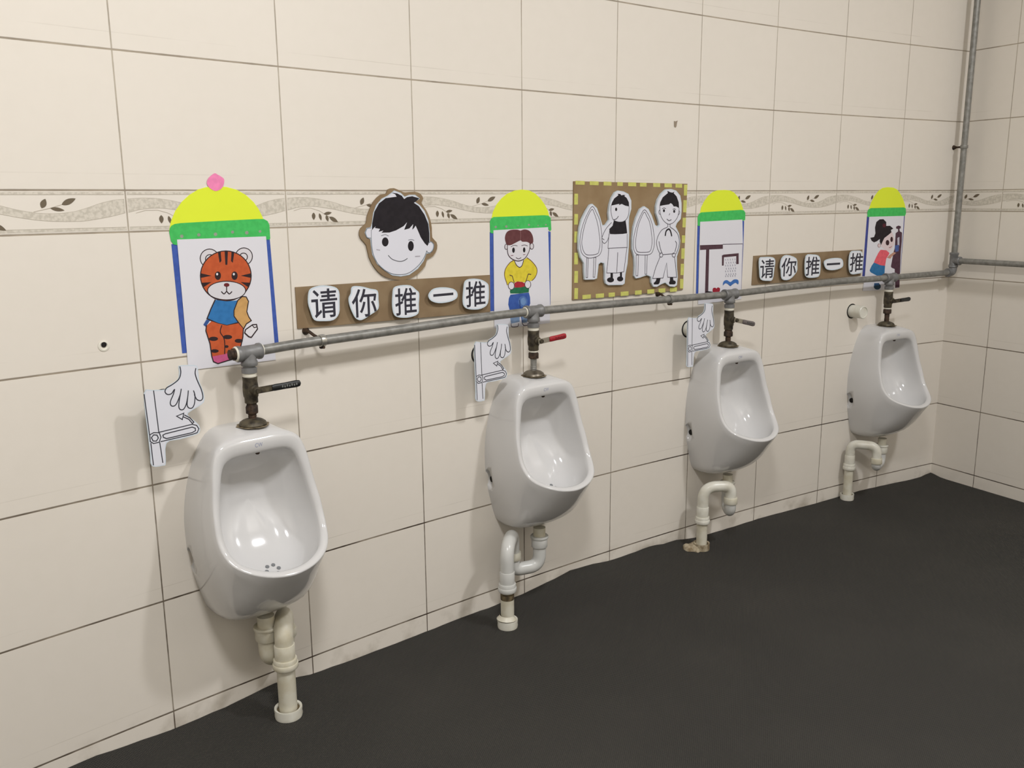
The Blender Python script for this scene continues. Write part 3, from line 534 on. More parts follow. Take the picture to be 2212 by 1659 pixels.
 ("cardboard_backing",(132,112,86),"p",0,"-59,1119 32,1091 120,1055 180,1034 250,1023 380,1032 515,1038 607,1022 675,990 727,939 752,881 720,835 695,783 750,706 825,617 882,520 928,416 959,306 977,192 975,74 983,-32 1044,-94 1105,-148 1126,-224 1114,-307 1060,-401 983,-482 894,-513 814,-542 786,-613 754,-697 668,-785 556,-866 421,-929 280,-973 159,-992 39,-992 -92,-974 -222,-942 -341,-905 -451,-852 -555,-769 -647,-667 -726,-551 -787,-423 -818,-277 -849,-143 -922,-57 -990,10 -1013,77 -1013,138 -1000,191 -966,241 -895,290 -826,343 -806,413 -794,490 -758,572 -712,657 -664,742 -604,824 -516,907 -422,971 -338,984 -269,992 -242,1039 -214,1087 -144,1113"),
 ("face_sheet",(196,207,217),"p",0,"-140,1013 -245,949 -401,886 -558,740 -641,572 -689,340 -718,256 -831,238 -885,134 -841,27 -743,-19 -737,-147 -709,-362 -593,-583 -395,-746 -193,-867 42,-907 284,-884 532,-753 703,-582 791,-406 902,-406 1003,-302 1020,-190 952,-132 897,-119 905,105 872,373 770,595 639,729 507,806 649,881 513,969 353,969 220,926 118,1013 -61,1066"),
 ("face_sheet",(220,220,228),"p",0,"-124,994 -231,929 -384,867 -535,727 -614,566 -662,335 -696,236 -812,217 -856,133 -819,43 -716,-5 -709,-145 -682,-356 -570,-569 -377,-727 -182,-844 43,-883 273,-860 512,-734 676,-568 771,-381 887,-382 973,-292 988,-198 936,-153 866,-137 874,104 842,367 743,583 618,711 460,807 602,883 502,945 358,945 212,899 102,992 -56,1039"),
 ("face_sheet",(38,34,38),"p",0,"-696,182 -682,340 -615,593 -481,781 -299,896 -2,927 -39,981 -140,1017 14,1002 142,948 204,873 285,916 432,937 631,886 562,838 474,785 611,707 767,507 869,284 889,61 883,-140 825,-228 744,-158 640,-21 564,137 501,259 458,205 403,167 435,294 324,198 177,169 263,341 167,256 -46,164 -229,119 -447,121 -394,167 -522,145 -481,208 -619,233 -592,270 -657,223"),
 ("face_sheet",(38,34,38),"p",0,"-264,-93 -268,-120 -278,-145 -294,-166 -313,-181 -335,-191 -358,-194 -381,-189 -403,-178 -420,-161 -434,-139 -441,-114 -443,-87 -439,-60 -429,-36 -414,-15 -395,1 -373,10 -350,13 -326,9 -305,-2 -287,-19 -274,-41 -266,-66"),
 ("face_sheet",(38,34,38),"p",0,"432,-213 428,-243 419,-271 405,-295 387,-313 367,-324 345,-327 324,-322 304,-309 288,-290 275,-265 268,-237 266,-207 270,-177 280,-149 294,-125 312,-107 332,-96 354,-93 375,-98 394,-110 411,-129 423,-154 431,-183"),
 ("face_sheet",(150,152,160),"l",19,"-450,53 -431,58 -404,66 -374,73 -347,75 -323,70 -299,61 -278,50 -263,43"),
 ("face_sheet",(130,130,140),"l",17,"288,-71 302,-69 323,-66 346,-63 368,-63 389,-66 410,-71 429,-77 443,-81"),
 ("face_sheet",(100,100,106),"l",19,"-282,-403 -265,-420 -241,-445 -211,-472 -177,-495 -136,-513 -89,-530 -40,-543 4,-552 41,-555 75,-554 106,-549 136,-543 167,-533 196,-519 222,-506 239,-497"),
 ("face_sheet",(120,126,134),"l",16,"-719,235 -738,236 -766,237 -795,235 -819,227 -836,210 -851,186 -861,160 -866,133 -864,105 -856,75 -844,47 -828,26 -806,15 -777,11 -749,9 -730,8"),
 ("face_sheet",(120,126,134),"l",18,"854,-162 870,-154 892,-141 916,-132 938,-131 960,-143 982,-162 1001,-187 1011,-213 1011,-242 1003,-275 990,-308 974,-335 953,-356 927,-374 900,-386 875,-392 850,-387 825,-374 803,-360 787,-350"),
 ("face_sheet",(110,116,124),"l",16,"-722,2 -721,-49 -719,-122 -715,-203 -705,-277 -690,-341 -670,-403 -645,-462 -615,-517 -580,-568 -538,-616 -493,-659 -445,-699 -393,-736 -336,-769 -278,-798 -217,-821 -154,-839 -87,-852 -21,-860 44,-863 106,-862 166,-857 225,-846 286,-828 349,-801 415,-765 478,-726 535,-685 584,-645 629,-602 669,-558 705,-514 738,-467 767,-416 790,-371 807,-339"),
 ("face_sheet",(140,144,150),"l",14,"-713,193 -723,-20"),
 ("face_sheet",(178,174,182),"l",23,"-591,-256 -508,-272"),
 ("face_sheet",(178,174,182),"l",25,"467,-459 597,-458"),]),
"banner_a": ((0.5854,0.8145,0.006),[
 ("board",(128,104,74),"p",0,"-2462,512 646,491 2951,456 2945,-483 72,-432 -2462,-389"),
 ("card0",(206,217,225),"p",0,"-2212,389 -2191,433 -2162,462 -2115,485 -2043,504 -1952,516 -1860,519 -1763,511 -1663,494 -1581,469 -1527,441 -1492,405 -1469,357 -1460,289 -1463,208 -1469,125 -1471,38 -1476,-51 -1495,-128 -1531,-186 -1582,-232 -1645,-263 -1726,-275 -1818,-272 -1904,-264 -1982,-258 -2053,-247 -2111,-220 -2148,-166 -2171,-95 -2191,-25 -2211,37 -2228,99 -2237,164 -2236,242 -2228,322"),
 ("card0",(228,230,236),"p",0,"-2181,379 -2163,417 -2141,439 -2102,458 -2035,476 -1949,488 -1860,490 -1767,483 -1671,466 -1595,443 -1548,418 -1520,390 -1501,350 -1493,289 -1496,211 -1502,127 -1504,40 -1509,-46 -1526,-116 -1559,-168 -1603,-208 -1657,-234 -1730,-245 -1818,-243 -1903,-235 -1979,-229 -2044,-219 -2089,-198 -2119,-155 -2141,-89 -2160,-19 -2181,43 -2197,103 -2205,165 -2204,239 -2197,317"),
 ("glyph0",(44,42,54),"p",0,"-2129,445 -1526,403 -1558,-196 -2164,-142"),
 ("card1",(206,217,225),"p",0,"-1127,439 -1068,451 -988,446 -906,434 -824,415 -739,389 -661,364 -588,349 -521,336 -474,308 -454,253 -454,183 -457,110 -451,35 -449,-42 -467,-108 -516,-154 -586,-188 -663,-222 -748,-264 -839,-306 -919,-330 -978,-329 -1025,-311 -1065,-284 -1097,-251 -1121,-209 -1145,-158 -1173,-95 -1200,-24 -1220,41 -1231,96 -1234,146 -1230,191 -1214,227 -1192,257 -1171,293 -1162,344 -1154,400"),
 ("card1",(228,230,236),"p",0,"-1105,412 -1064,421 -991,417 -912,405 -833,387 -750,361 -669,335 -594,320 -535,308 -504,289 -490,250 -490,185 -493,111 -487,36 -484,-37 -499,-92 -540,-129 -604,-161 -681,-195 -766,-237 -855,-277 -926,-299 -972,-298 -1009,-285 -1042,-262 -1068,-235 -1090,-197 -1113,-148 -1141,-86 -1168,-17 -1187,46 -1197,98 -1200,145 -1196,183 -1184,213 -1162,242 -1138,283 -1128,339 -1121,389"),
 ("glyph1",(44,42,54),"p",0,"-1130,375 -511,332 -538,-266 -1160,-211"),
 ("card2",(206,217,225),"p",0,"-21,342 28,366 92,379 165,384 251,386 347,382 431,367 494,336 545,295 589,255 628,227 661,201 680,159 681,87 670,-2 658,-88 659,-171 659,-251 636,-314 575,-352 491,-372 403,-384 312,-388 218,-382 135,-371 67,-356 10,-335 -34,-300 -63,-244 -78,-174 -86,-95 -86,-1 -78,102 -66,191 -58,255 -47,304"),
 ("card2",(228,230,236),"p",0,"6,319 43,337 99,348 169,353 252,355 343,351 418,337 472,311 518,273 563,233 604,205 628,185 642,154 643,90 632,3 620,-85 621,-169 621,-244 603,-293 556,-322 480,-341 396,-352 309,-356 219,-351 140,-340 76,-327 29,-309 -4,-283 -28,-237 -42,-172 -50,-96 -49,-4 -41,98 -30,186 -22,249 -13,292"),
 ("glyph2",(44,42,54),"p",0,"17,317 595,277 573,-320 -7,-269"),
 ("card3",(206,217,225),"p",0,"969,138 1002,174 1050,213 1112,241 1196,256 1295,260 1395,256 1496,245 1597,226 1681,202 1741,173 1784,138 1810,100 1823,54 1819,4 1792,-39 1732,-71 1649,-97 1557,-114 1454,-123 1342,-124 1242,-117 1160,-101 1089,-77 1033,-50 993,-19 967,15 952,48 946,78 951,107"),
 ("card3",(228,230,236),"p",0,"1003,120 1033,153 1075,187 1128,211 1203,224 1298,228 1394,224 1491,213 1588,195 1666,173 1717,148 1751,120 1771,90 1781,54 1779,15 1759,-16 1711,-42 1635,-65 1547,-82 1449,-90 1341,-91 1246,-85 1170,-70 1105,-48 1055,-24 1023,0 1002,27 990,54 986,76 989,96"),
 ("glyph3",(44,42,54),"p",0,"1090,152 1688,109 1685,4 1087,49"),
 ("card4",(206,217,225),"p",0,"2066,363 2122,393 2196,405 2276,408 2364,406 2458,394 2547,375 2628,346 2702,310 2759,271 2792,241 2807,209 2813,148 2816,30 2809,-116 2781,-235 2726,-301 2649,-338 2563,-361 2464,-373 2356,-370 2259,-360 2178,-346 2107,-325 2051,-295 2014,-258 1991,-211 1980,-147 1981,-54 1993,56 2008,156 2020,238 2035,310"),
 ("card4",(228,230,236),"p",0,"2099,340 2141,362 2204,372 2279,375 2362,373 2452,362 2535,344 2609,317 2678,284 2730,248 2755,225 2765,204 2770,149 2772,33 2766,-110 2740,-220 2694,-275 2628,-307 2550,-328 2458,-339 2356,-336 2263,-327 2186,-314 2123,-295 2078,-271 2050,-243 2032,-205 2022,-148 2022,-58 2034,51 2049,150 2061,232 2075,298"),
 ("glyph4",(44,42,54),"p",0,"2089,343 2698,304 2688,-295 2076,-245"),]),
"banner_b": ((2.176,0.8166,0.006),[
 ("board",(112,94,72),"p",0,"-2600,480 2874,488 2873,-431 -2624,-456"),
 ("card0",(206,217,225),"p",0,"-2455,390 -2408,433 -2334,438 -2241,435 -2112,435 -1963,428 -1843,410 -1774,384 -1734,349 -1710,298 -1703,231 -1713,150 -1728,55 -1739,-70 -1756,-208 -1790,-310 -1847,-350 -1921,-353 -2009,-344 -2121,-338 -2246,-322 -2343,-281 -2391,-209 -2413,-113 -2427,-4 -2450,132 -2466,280"),
 ("card0",(228,230,236),"p",0,"-2412,376 -2382,404 -2329,408 -2237,405 -2109,405 -1965,397 -1855,381 -1801,361 -1773,337 -1755,296 -1748,235 -1758,156 -1772,61 -1784,-64 -1800,-200 -1831,-292 -1870,-320 -1925,-322 -2010,-314 -2121,-308 -2235,-293 -2310,-261 -2349,-203 -2369,-112 -2384,-4 -2406,131 -2422,277"),
 ("glyph0",(44,42,54),"p",0,"-2401,363 -1793,338 -1749,-257 -2360,-225"),
 ("card1",(206,217,225),"p",0,"-1414,347 -1357,406 -1279,446 -1175,461 -1022,440 -843,393 -707,334 -649,263 -636,179 -632,98 -618,24 -615,-47 -646,-120 -730,-207 -849,-295 -973,-353 -1103,-371 -1238,-360 -1340,-319 -1388,-231 -1405,-115 -1417,-21 -1438,18 -1454,36 -1461,73 -1459,157 -1447,261"),
 ("card1",(228,230,236),"p",0,"-1372,332 -1322,383 -1256,417 -1170,429 -1030,411 -861,366 -741,314 -695,256 -682,181 -678,99 -665,26 -662,-39 -689,-104 -769,-186 -882,-270 -995,-324 -1111,-340 -1228,-329 -1304,-299 -1344,-228 -1359,-116 -1373,-18 -1397,29 -1410,44 -1415,71 -1414,152 -1403,253"),
 ("glyph1",(44,42,54),"p",0,"-1402,362 -730,335 -682,-244 -1357,-209"),
 ("card2",(206,217,225),"p",0,"-224,393 -130,440 2,438 127,426 235,419 337,401 419,368 475,322 511,261 533,173 548,30 550,-142 527,-273 473,-332 395,-351 294,-357 152,-361 -11,-351 -138,-319 -202,-261 -230,-182 -244,-77 -259,79 -260,260"),
 ("card2",(228,230,236),"p",0,"-180,373 -110,408 4,407 127,395 232,387 322,371 389,345 433,309 464,257 485,173 500,33 502,-136 480,-259 438,-305 378,-320 284,-325 147,-328 -6,-320 -111,-293 -158,-251 -183,-181 -197,-78 -211,76 -212,254"),
 ("glyph2",(44,42,54),"p",0,"-206,355 432,329 489,-277 -154,-245"),
 ("card3",(206,217,225),"p",0,"749,196 839,227 969,249 1109,261 1262,265 1426,259 1557,243 1636,213 1682,172 1709,123 1729,60 1730,-12 1689,-71 1586,-110 1442,-136 1298,-150 1157,-151 1016,-139 901,-115 823,-73 772,-19 740,37 717,93 714,149"),
 ("card3",(228,230,236),"p",0,"787,171 862,197 984,217 1119,229 1268,232 1426,227 1544,212 1604,190 1638,160 1661,118 1679,61 1679,-1 1648,-46 1561,-79 1426,-104 1287,-117 1153,-118 1020,-108 920,-86 859,-54 816,-8 786,43 766,93 763,139"),
 ("glyph3",(44,42,54),"p",0,"858,121 1547,91 1557,0 867,31"),
 ("card4",(206,217,225),"p",0,"2067,417 2154,468 2274,476 2393,471 2507,471 2620,459 2709,410 2762,298 2790,149 2806,11 2817,-105 2815,-209 2787,-287 2724,-325 2635,-337 2534,-340 2413,-350 2280,-352 2172,-322 2101,-248 2054,-142 2027,-21 2016,130 2026,295"),
 ("card4",(228,230,236),"p",0,"2114,398 2181,436 2281,443 2398,438 2509,439 2602,429 2664,394 2711,296 2738,150 2754,13 2765,-101 2763,-201 2739,-266 2694,-294 2621,-304 2521,-307 2401,-317 2283,-319 2204,-297 2148,-238 2104,-139 2078,-22 2068,125 2077,287"),
 ("glyph4",(44,42,54),"p",0,"2085,394 2729,370 2800,-261 2151,-230"),]),
"hand_sign": ((0.0293,0.647,0.055),[
 ("paper",(204,214,223),"p",0,"207,871 209,891 214,904 233,911 274,913 329,909 387,902 450,895 515,886 564,867 584,838 587,800 588,753 590,692 589,622 595,551 613,480 638,408 657,340 667,273 671,209 666,158 651,124 627,102 590,79 532,52 461,25 401,-2 353,-24 316,-45 305,-75 338,-124 398,-183 450,-236 482,-275 505,-307 521,-340 531,-380 533,-421 523,-454 507,-477 480,-492 428,-505 336,-516 219,-526 109,-534 8,-530 -88,-526 -158,-561 -189,-674 -195,-828 -203,-944 -215,-987 -230,-992 -261,-988 -329,-990 -413,-983 -474,-953 -493,-892 -489,-808 -484,-707 -487,-600 -489,-476 -491,-309 -499,-47 -506,255 -494,474 -448,543 -382,530 -311,510 -234,504 -153,490 -88,487 -57,502 -43,526 -17,553 40,577 110,604 165,636 192,675 203,719 209,761 211,801 207,840"),
 ("paper",(220,221,229),"p",0,"227,869 228,886 229,889 237,892 274,893 328,889 386,882 448,875 511,866 551,851 564,832 567,800 568,753 569,693 569,623 574,549 594,476 619,404 637,337 647,272 650,212 645,164 633,137 614,118 579,97 523,71 452,44 392,17 343,-5 299,-30 282,-77 323,-137 384,-197 435,-249 466,-286 488,-316 502,-345 511,-380 512,-416 505,-444 493,-460 471,-472 422,-484 331,-496 216,-505 107,-514 7,-510 -94,-505 -175,-546 -208,-669 -214,-825 -222,-938 -231,-970 -234,-971 -263,-967 -330,-970 -410,-963 -459,-939 -474,-892 -470,-811 -465,-709 -468,-601 -470,-477 -472,-310 -480,-48 -488,254 -475,466 -439,521 -385,511 -313,491 -235,484 -154,471 -83,467 -43,486 -27,514 -6,536 48,559 119,586 179,620 210,666 222,714 228,758 230,801 227,840"),
 ("paper",(58,58,66),"l",19,"-495,457 -465,-325"),
 ("paper",(58,58,66),"l",19,"-455,-503 -445,-937"),
 ("paper",(58,58,66),"l",19,"-312,499 -285,-330"),
 ("paper",(58,58,66),"l",19,"-285,-525 -262,-927"),
 ("paper",(58,58,66),"l",19,"-462,-336 -384,-307 -279,-327 -254,-420 -295,-512 -403,-519 -463,-468 -462,-336"),
 ("paper",(58,58,66),"l",20,"-435,-396 -388,-350 -325,-366 -305,-428 -346,-480 -409,-467 -435,-396"),
 ("paper",(58,58,66),"l",19,"-267,-318 378,-280 466,-318 505,-394 465,-466 361,-481 -262,-507"),
 ("paper",(58,58,66),"l",20,"-163,-371 373,-336 434,-369 435,-420 364,-447 -150,-469 -208,-433 -213,-388 -163,-371"),
 ("paper",(58,58,66),"l",20,"213,-100 320,-168 384,-265 415,-244 344,-143 242,-69"),
 ("paper",(58,58,66),"l",20,"83,-64 230,-29 191,-150 83,-64"),
 ("paper",(58,58,66),"l",20,"231,890 234,870 238,842 241,810 239,779 233,748 223,715 209,683 189,654 159,628 123,605 84,583 49,565 17,550 -14,539 -42,529 -64,516 -80,499 -91,481 -97,462 -98,445 -93,428 -83,411 -69,397 -53,388 -36,383 -15,383 5,387 23,393 38,405 51,422 63,439 72,452 79,458 85,461 88,463 91,464"),
 ("paper",(58,58,66),"l",20,"91,464 85,447 76,423 66,395 54,366 38,337 19,304 1,272 -11,245 -16,221 -17,200 -13,181 -7,167 2,155 16,147 31,143 45,143 60,146 74,153 89,165 104,182 121,208 139,241 156,276 170,304 179,323 186,337 191,350 197,366 204,388 210,412 216,435 220,451"),
 ("paper",(58,58,66),"l",20,"197,366 186,325 170,265 155,202 146,153 143,119 145,95 151,76 160,61 173,50 190,43 208,41 225,46 242,58 258,77 274,101 288,129 302,162 314,201 325,241 334,278 342,313 348,347 352,376 356,397"),
 ("paper",(58,58,66),"l",20,"334,278 329,248 321,206 313,161 310,125 313,101 319,83 328,69 338,58 353,49 370,43 389,42 405,47 420,58 434,75 446,97 457,124 466,158 473,199 479,240 481,277 479,309 473,338 467,363 462,381"),
 ("paper",(58,58,66),"l",20,"472,301 478,282 486,256 497,228 509,205 524,190 541,178 559,170 574,165 588,166 601,170 613,177 622,187 629,199 635,212 638,230 639,252 637,281 632,314 625,351 616,391 602,436 584,485 566,535 551,580 540,619 531,654 525,687 522,717 524,747 530,775 537,798 541,815"),])}
# ------------------------------------------------------------------ materials in use
M_tile = tile_material('wall_tiles', 0.0, 0.55)
M_tile_r = tile_material('wall_tiles_right', 0.184, 0.08)
M_leaf = mat('leaf_print', (104, 92, 74), 0.4)
M_ribbon = mat('ribbon_print', (213, 206, 193), 0.4, noise=(150, (194, 187, 173), 0.42, 0.60))
M_edge = mat('ribbon_outline', (178, 169, 154), 0.4)
M_plaster = mat('plaster', (126, 123, 117), 0.8)
M_whitewall = mat('white_wall', (222, 218, 210), 0.5)
M_concrete = mat('floor_screed', (176, 166, 148), 0.8, noise=(22, (128, 114, 92), 0.45, 0.68))
M_porc = mat('porcelain', (208, 207, 206), 0.10, spec=0.5, coat=0.3)
M_hole = mat('dark_hole', (22, 18, 15), 0.9)
M_brass = mat('tarnished_brass', (98, 90, 72), 0.55, 0.4, noise=(60, (54, 48, 40), 0.38, 0.62), bump=(140, 0.4))
M_rust = mat('rusty_iron', (74, 56, 42), 0.7, 0.3, noise=(90, (36, 26, 20), 0.38, 0.62), bump=(160, 0.6))
M_galv = mat('galvanised_steel', (146, 145, 140), 0.42, 0.38, noise=(60, (124, 123, 118), 0.38, 0.64))
M_tee = mat('painted_iron', (126, 126, 126), 0.45, 0.2, noise=(50, (108, 108, 107), 0.4, 0.65))
M_zinc = mat('bright_zinc', (190, 188, 180), 0.28, 0.8)
M_ptfe = mat('thread_tape_white', (226, 222, 208), 0.6)
M_black = mat('black_grip', (26, 28, 28), 0.4)
M_red = mat('red_grip', (158, 26, 38), 0.4)
M_greyg = mat('worn_grey_grip', (104, 96, 94), 0.55)
M_steel = mat('lever_steel', (170, 164, 150), 0.35, 0.7)
M_pvc = mat('pvc_white', (219, 217, 206), 0.3, noise=(30, (205, 201, 186), 0.4, 0.66))
M_pvcy = mat('pvc_yellowed', (210, 206, 190), 0.4, noise=(26, (194, 186, 162), 0.4, 0.66))
M_pvcg = mat('pvc_grey_white', (200, 200, 196), 0.28)
M_grime = mat('grime', (112, 98, 70), 0.8, noise=(60, (70, 58, 40), 0.4, 0.6))
M_cement = mat('cement', (176, 164, 140), 0.9, noise=(50, (120, 104, 78), 0.4, 0.62), bump=(90, 0.8))

# ------------------------------------------------------------------ room shell
S0, ZF, ZT = -1.55, -0.058, CEIL
def strip(bm, uvl, pts, mi):
    """pts: list of (P, uv) quads"""
    vs = [bm.verts.new(p) for p, _ in pts]
    f = bm.faces.new(vs); f.material_index = mi
    for l, (_, t) in zip(f.loops, pts): l[uvl].uv = t
RIB_U = [(0.0, .0607), (.0045, .0610), (.0311, .0625), (.0547, .0618), (.0787, .0588), (.1029, .0539), (.1182, .0505), (.137, .0447), (.1563, .0402), (.1761, .0371), (.1965, .0357), (.2175, .0364), (.239, .0391), (.2612, .0455), (.284, .0535), (.3069, .0586), (.33, .0607)]
RIB_L = [(0.0, .0360), (.0045, .0362), (.0212, .0406), (.0451, .0434), (.0692, .0432), (.0901, .0401), (.1166, .0363), (.142, .0305), (.1681, .0257), (.1951, .0227), (.2229, .0214), (.2516, .0215), (.2813, .0257), (.3041, .0298), (.3263, .0352), (.33, .0360)]
LEAVES = [((.1834, .0456), (.191, .0616), .0105), ((.2169, .0513), (.2417, .0619), .0100), ((.1975, .0454), (.2208, .0412), .0068),
          ((.0638, .0302), (.0634, .0145), .0088), ((.0776, .0284), (.0818, .0131), .0064), ((.0886, .0268), (.1085, .0295), .0068),
          ((.0941, .024), (.0987, .0107), .0074), ((.1017, .0204), (.1231, .0085), .0088)]
STEMS = [[(.1696, .0393), (.1975, .0454), (.2169, .0513)], [(.0166, .0346), (.0348, .0394), (.0575, .0397), (.0779, .0338), (.0914, .0261), (.1028, .0198)]]
def interp(tab, x):
    for (a, b), (c, d) in zip(tab, tab[1:]):
        if a <= x <= c: return b + (d-b)*(x-a)/(c-a)
    return tab[-1][1]
def border_print(bm, P, u0, u1, off):
    """printed ribbon, lines and leaves of the border course, on the wall's own mesh; P(u, z, d)"""
    Z0 = 4*TH; e = 0.0003
    k = math.floor((u0-off)/TW) - 1
    while off + k*TW < u1:
        t0 = off + k*TW; k += 1
        n = 33; xs = [0.003 + (TW-0.006)*i/n for i in range(n+1)]
        for a, b in zip(xs, xs[1:]):
            if t0+a < u0 or t0+b > u1: continue
            q = lambda x, z, dd: bm.verts.new(P(t0+x, Z0+z, dd))
            def quad(za0, za1, zb0, zb1, mi, dd):
                bm.faces.new((q(a, za0, dd), q(b, zb0, dd), q(b, zb1, dd), q(a, za1, dd))).material_index = mi
            ua, ub, la, lb = interp(RIB_U, a), interp(RIB_U, b), interp(RIB_L, a), interp(RIB_L, b)
            quad(la, ua, lb, ub, 1, e)
            quad(ua-.0003, ua+.0003, ub-.0003, ub+.0003, 2, e*1.3); quad(la-.0003, la+.0003, lb-.0003, lb+.0003, 2, e*1.3)
            for zz in ((.0038, .0090), (.0690, .0732)):
                quad(zz[0], zz[1], zz[0], zz[1], 1, e)
            for zz in ((.0088, .0096), (.0684, .0692)):
                quad(zz[0], zz[1], zz[0], zz[1], 2, e*1.3)
        for st in STEMS:
            for (a, za), (b, zb) in zip(st, st[1:]):
                if t0+a < u0 or t0+b > u1: continue
                w = .00045
                bm.faces.new([bm.verts.new(P(t0+x, Z0+z, e*1.5)) for x, z in ((a, za-w), (b, zb-w), (b, zb+w), (a, za+w))]).material_index = 2
        for p, r, w in LEAVES:
            p, r = Vector(p), Vector(r); ax = r-p; nn = Vector((-ax.y, ax.x)).normalized()
            out = []
            for i in range(9):
                t = i/8; out.append(p + ax*t + nn*(w/2*math.sin(math.pi*t)**0.8*(1.12-0.3*t)))
            for i in range(7, 0, -1):
                t = i/8; out.append(p + ax*t - nn*(w/2*math.sin(math.pi*t)**0.8*(1.12-0.3*t)))
            if t0+min(v.x for v in out) < u0 or t0+max(v.x for v in out) > u1: continue
            flat_poly(bm, [P(t0+v.x, Z0+v.y, e*2) for v in out], 3)

bm = bmesh.new(); uvl = bm.loops.layers.uv.new('metres')
n = 48; ss = [S0 + (SC-S0)*i/n for i in range(n+1)]
for a, b in zip(ss, ss[1:]):
    strip(bm, uvl, [(W(a, ZF), (a, ZF)), (W(b, ZF), (b, ZF)), (W(b, ZT), (b, ZT)), (W(a, ZT), (a, ZT))], 0)
bmesh.ops.remove_doubles(bm, verts=bm.verts, dist=1e-5)
border_print(bm, W, S0, SC, 0.0)
wall = structure(mesh_obj('wall_back', bm, [M_tile, M_ribbon, M_edge, M_leaf], None, 'keep', 40))
RWL = 2.40
bm = bmesh.new(); uvl = bm.loops.layers.uv.new('metres')
strip(bm, uvl, [(RW(0, ZF), (0, ZF)), (RW(RWL, ZF), (RWL, ZF)), (RW(RWL, ZT), (RWL, ZT)), (RW(0, ZT), (0, ZT))], 0)
border_print(bm, RW, 0.0, RWL, 0.184)
wall_r = structure(mesh_obj('wall_right', bm, [M_tile_r, M_ribbon, M_edge, M_leaf], None, 'keep', 40))
def quad_obj(name, pts, m):
    bm = bmesh.new(); bm.faces.new([bm.verts.new(p) for p in pts]); return structure(mesh_obj(name, bm, m, None, False))
A, Bp, Cp = W(S0, 0), RW(0, 0), RW(RWL, 0)
Dp = A + (Cp - Bp).length * norm(S0) * 1.0
zs = lambda p, z: Vector((p.x, p.y, z))
ext = [W(s, 0) for s in ss] + [Cp, Dp]
bm = bmesh.new(); bm.faces.new([bm.verts.new(zs(p, ZF)) for p in ext]); structure(mesh_obj('floor', bm, M_concrete, None, False))
bm = bmesh.new(); bm.faces.new([bm.verts.new(zs(p, ZT)) for p in ext]); structure(mesh_obj('ceiling', bm, M_plaster, None, False))
quad_obj('wall_left', [zs(A, ZF), zs(Dp, ZF), zs(Dp, ZT), zs(A, ZT)], M_whitewall)
quad_obj('wall_front', [zs(Cp, ZF), zs(Dp, ZF), zs(Dp, ZT), zs(Cp, ZT)], M_whitewall)
# damage on the tiles
def chip(s, z, pts, m, name):
    bm = bmesh.new(); flat_poly(bm, [W(s+a, z+b, 0.0007) for a, b in pts], 0)
    o = mesh_obj(name, bm, m, None, False); o.parent = wall; return o
chip(1.5528, 1.2587, [(-.007, .0085), (-.001, .0075), (.003, .0085), (.0085, .0105), (.0055, .002), (.004, -.006), (.0015, -.0095), (-.003, -.0095), (-.006, -.006)], mat('bare_patch', (150, 136, 118), 0.8), 'chipped_patch')
bm = bmesh.new()
Mx = frame(-.0658, .7847) @ Matrix.Rotation(math.radians(90), 4, 'X')
lathe(bm, [(.0105, 0.0004), (.0105, .0012), (.0075, .0018), (.0065, .0012), (.0065, .0006), (0, .0006)], Mx, 20)
for f in bm.faces:
    pass
t = Thing('wall_plug', frame(-.0658, .7847), 'small white wall plug with a dark hole at the far left of the wall', 'wall plug')
t.part('plug_collar', bm, [M_ptfe, M_hole])
bm = bmesh.new(); lathe(bm, [(.0050, .0019), (.0, .0019)], Mx @ Matrix.Translation((0, .0022, 0)), 16)
t.part('plug_hole', bm, M_hole)

# ------------------------------------------------------------------ floor mat
EDGE = [(-1.5, -.04), (-.17, -.026), (-.006, -.039), (.105, -.038), (.239, -.027), (.329, -.043), (.435, -.046), (.528, -.048), (.664, -.047), (.791, -.046), (.869, -.046), (.993, -.041), (1.106, -.028), (1.159, -.019), (1.23, -.022), (1.323, -.030), (1.42, -.030), (1.484, -.025), (1.56, -.034), (1.6, -.030), (1.629, -.036), (1.70, -.046), (1.849, -.048), (2.056, -.045), (2.251, -.048), (2.42, -.045), (2.556, -.043), (2.73, -.046), (2.895, -.048), (2.955, -.037)]
M_mat = bpy.data.materials.new('rubber_mat'); M_mat.use_nodes = True
g = G(M_mat); nt = M_mat.node_tree; b = nt.nodes['Principled BSDF']
tc = nt.nodes.new('ShaderNodeTexCoord')
mp = nt.nodes.new('ShaderNodeMapping'); mp.inputs['Rotation'].default_value = (0, 0, math.radians(8)); nt.links.new(tc.outputs['Object'], mp.inputs['Vector'])
sp = nt.nodes.new('ShaderNodeSeparateXYZ'); nt.links.new(mp.outputs[0], sp.inputs[0])
kx = 2*math.pi/0.0055
h = g.math('MULTIPLY', g.math('SINE', g.math('MULTIPLY', sp.outputs[0], kx)), g.math('SINE', g.math('MULTIPLY', sp.outputs[1], kx)))
hh = g.ramp(h, -0.6, 0.6)
c = g.mix(hh, (42, 41, 38), (58, 56, 52))
dust = g.ramp(g.noise(tc.outputs['Object'], 3.0, 5), 0.45, 0.75)
seam = g.ramp(g.math('ABSOLUTE', g.math('ADD', sp.outputs[1], 1.36)), 0.004, 0.012, 0.35, 0.0)
c = g.mix(g.math('MULTIPLY', dust, 0.10), c, (92, 88, 80)); c = g.mix(seam, c, (104, 100, 92))
nt.links.new(c, b.inputs['Base Color']); b.inputs['Roughness'].default_value = 0.78; b.inputs['Specular IOR Level'].default_value = 0.3
bp = nt.nodes.new('ShaderNodeBump'); bp.inputs['Strength'].default_value = 0.6; bp.inputs['Distance'].default_value = 0.002
nt.links.new(hh, bp.inputs['Height']); nt.links.new(bp.outputs[0], b.inputs['Normal'])
ZM = -0.046
bm = bmesh.new()
ms = [S0 + 0.01 + (SC - 0.004 - S0 - 0.01)*i/150 for i in range(151)]
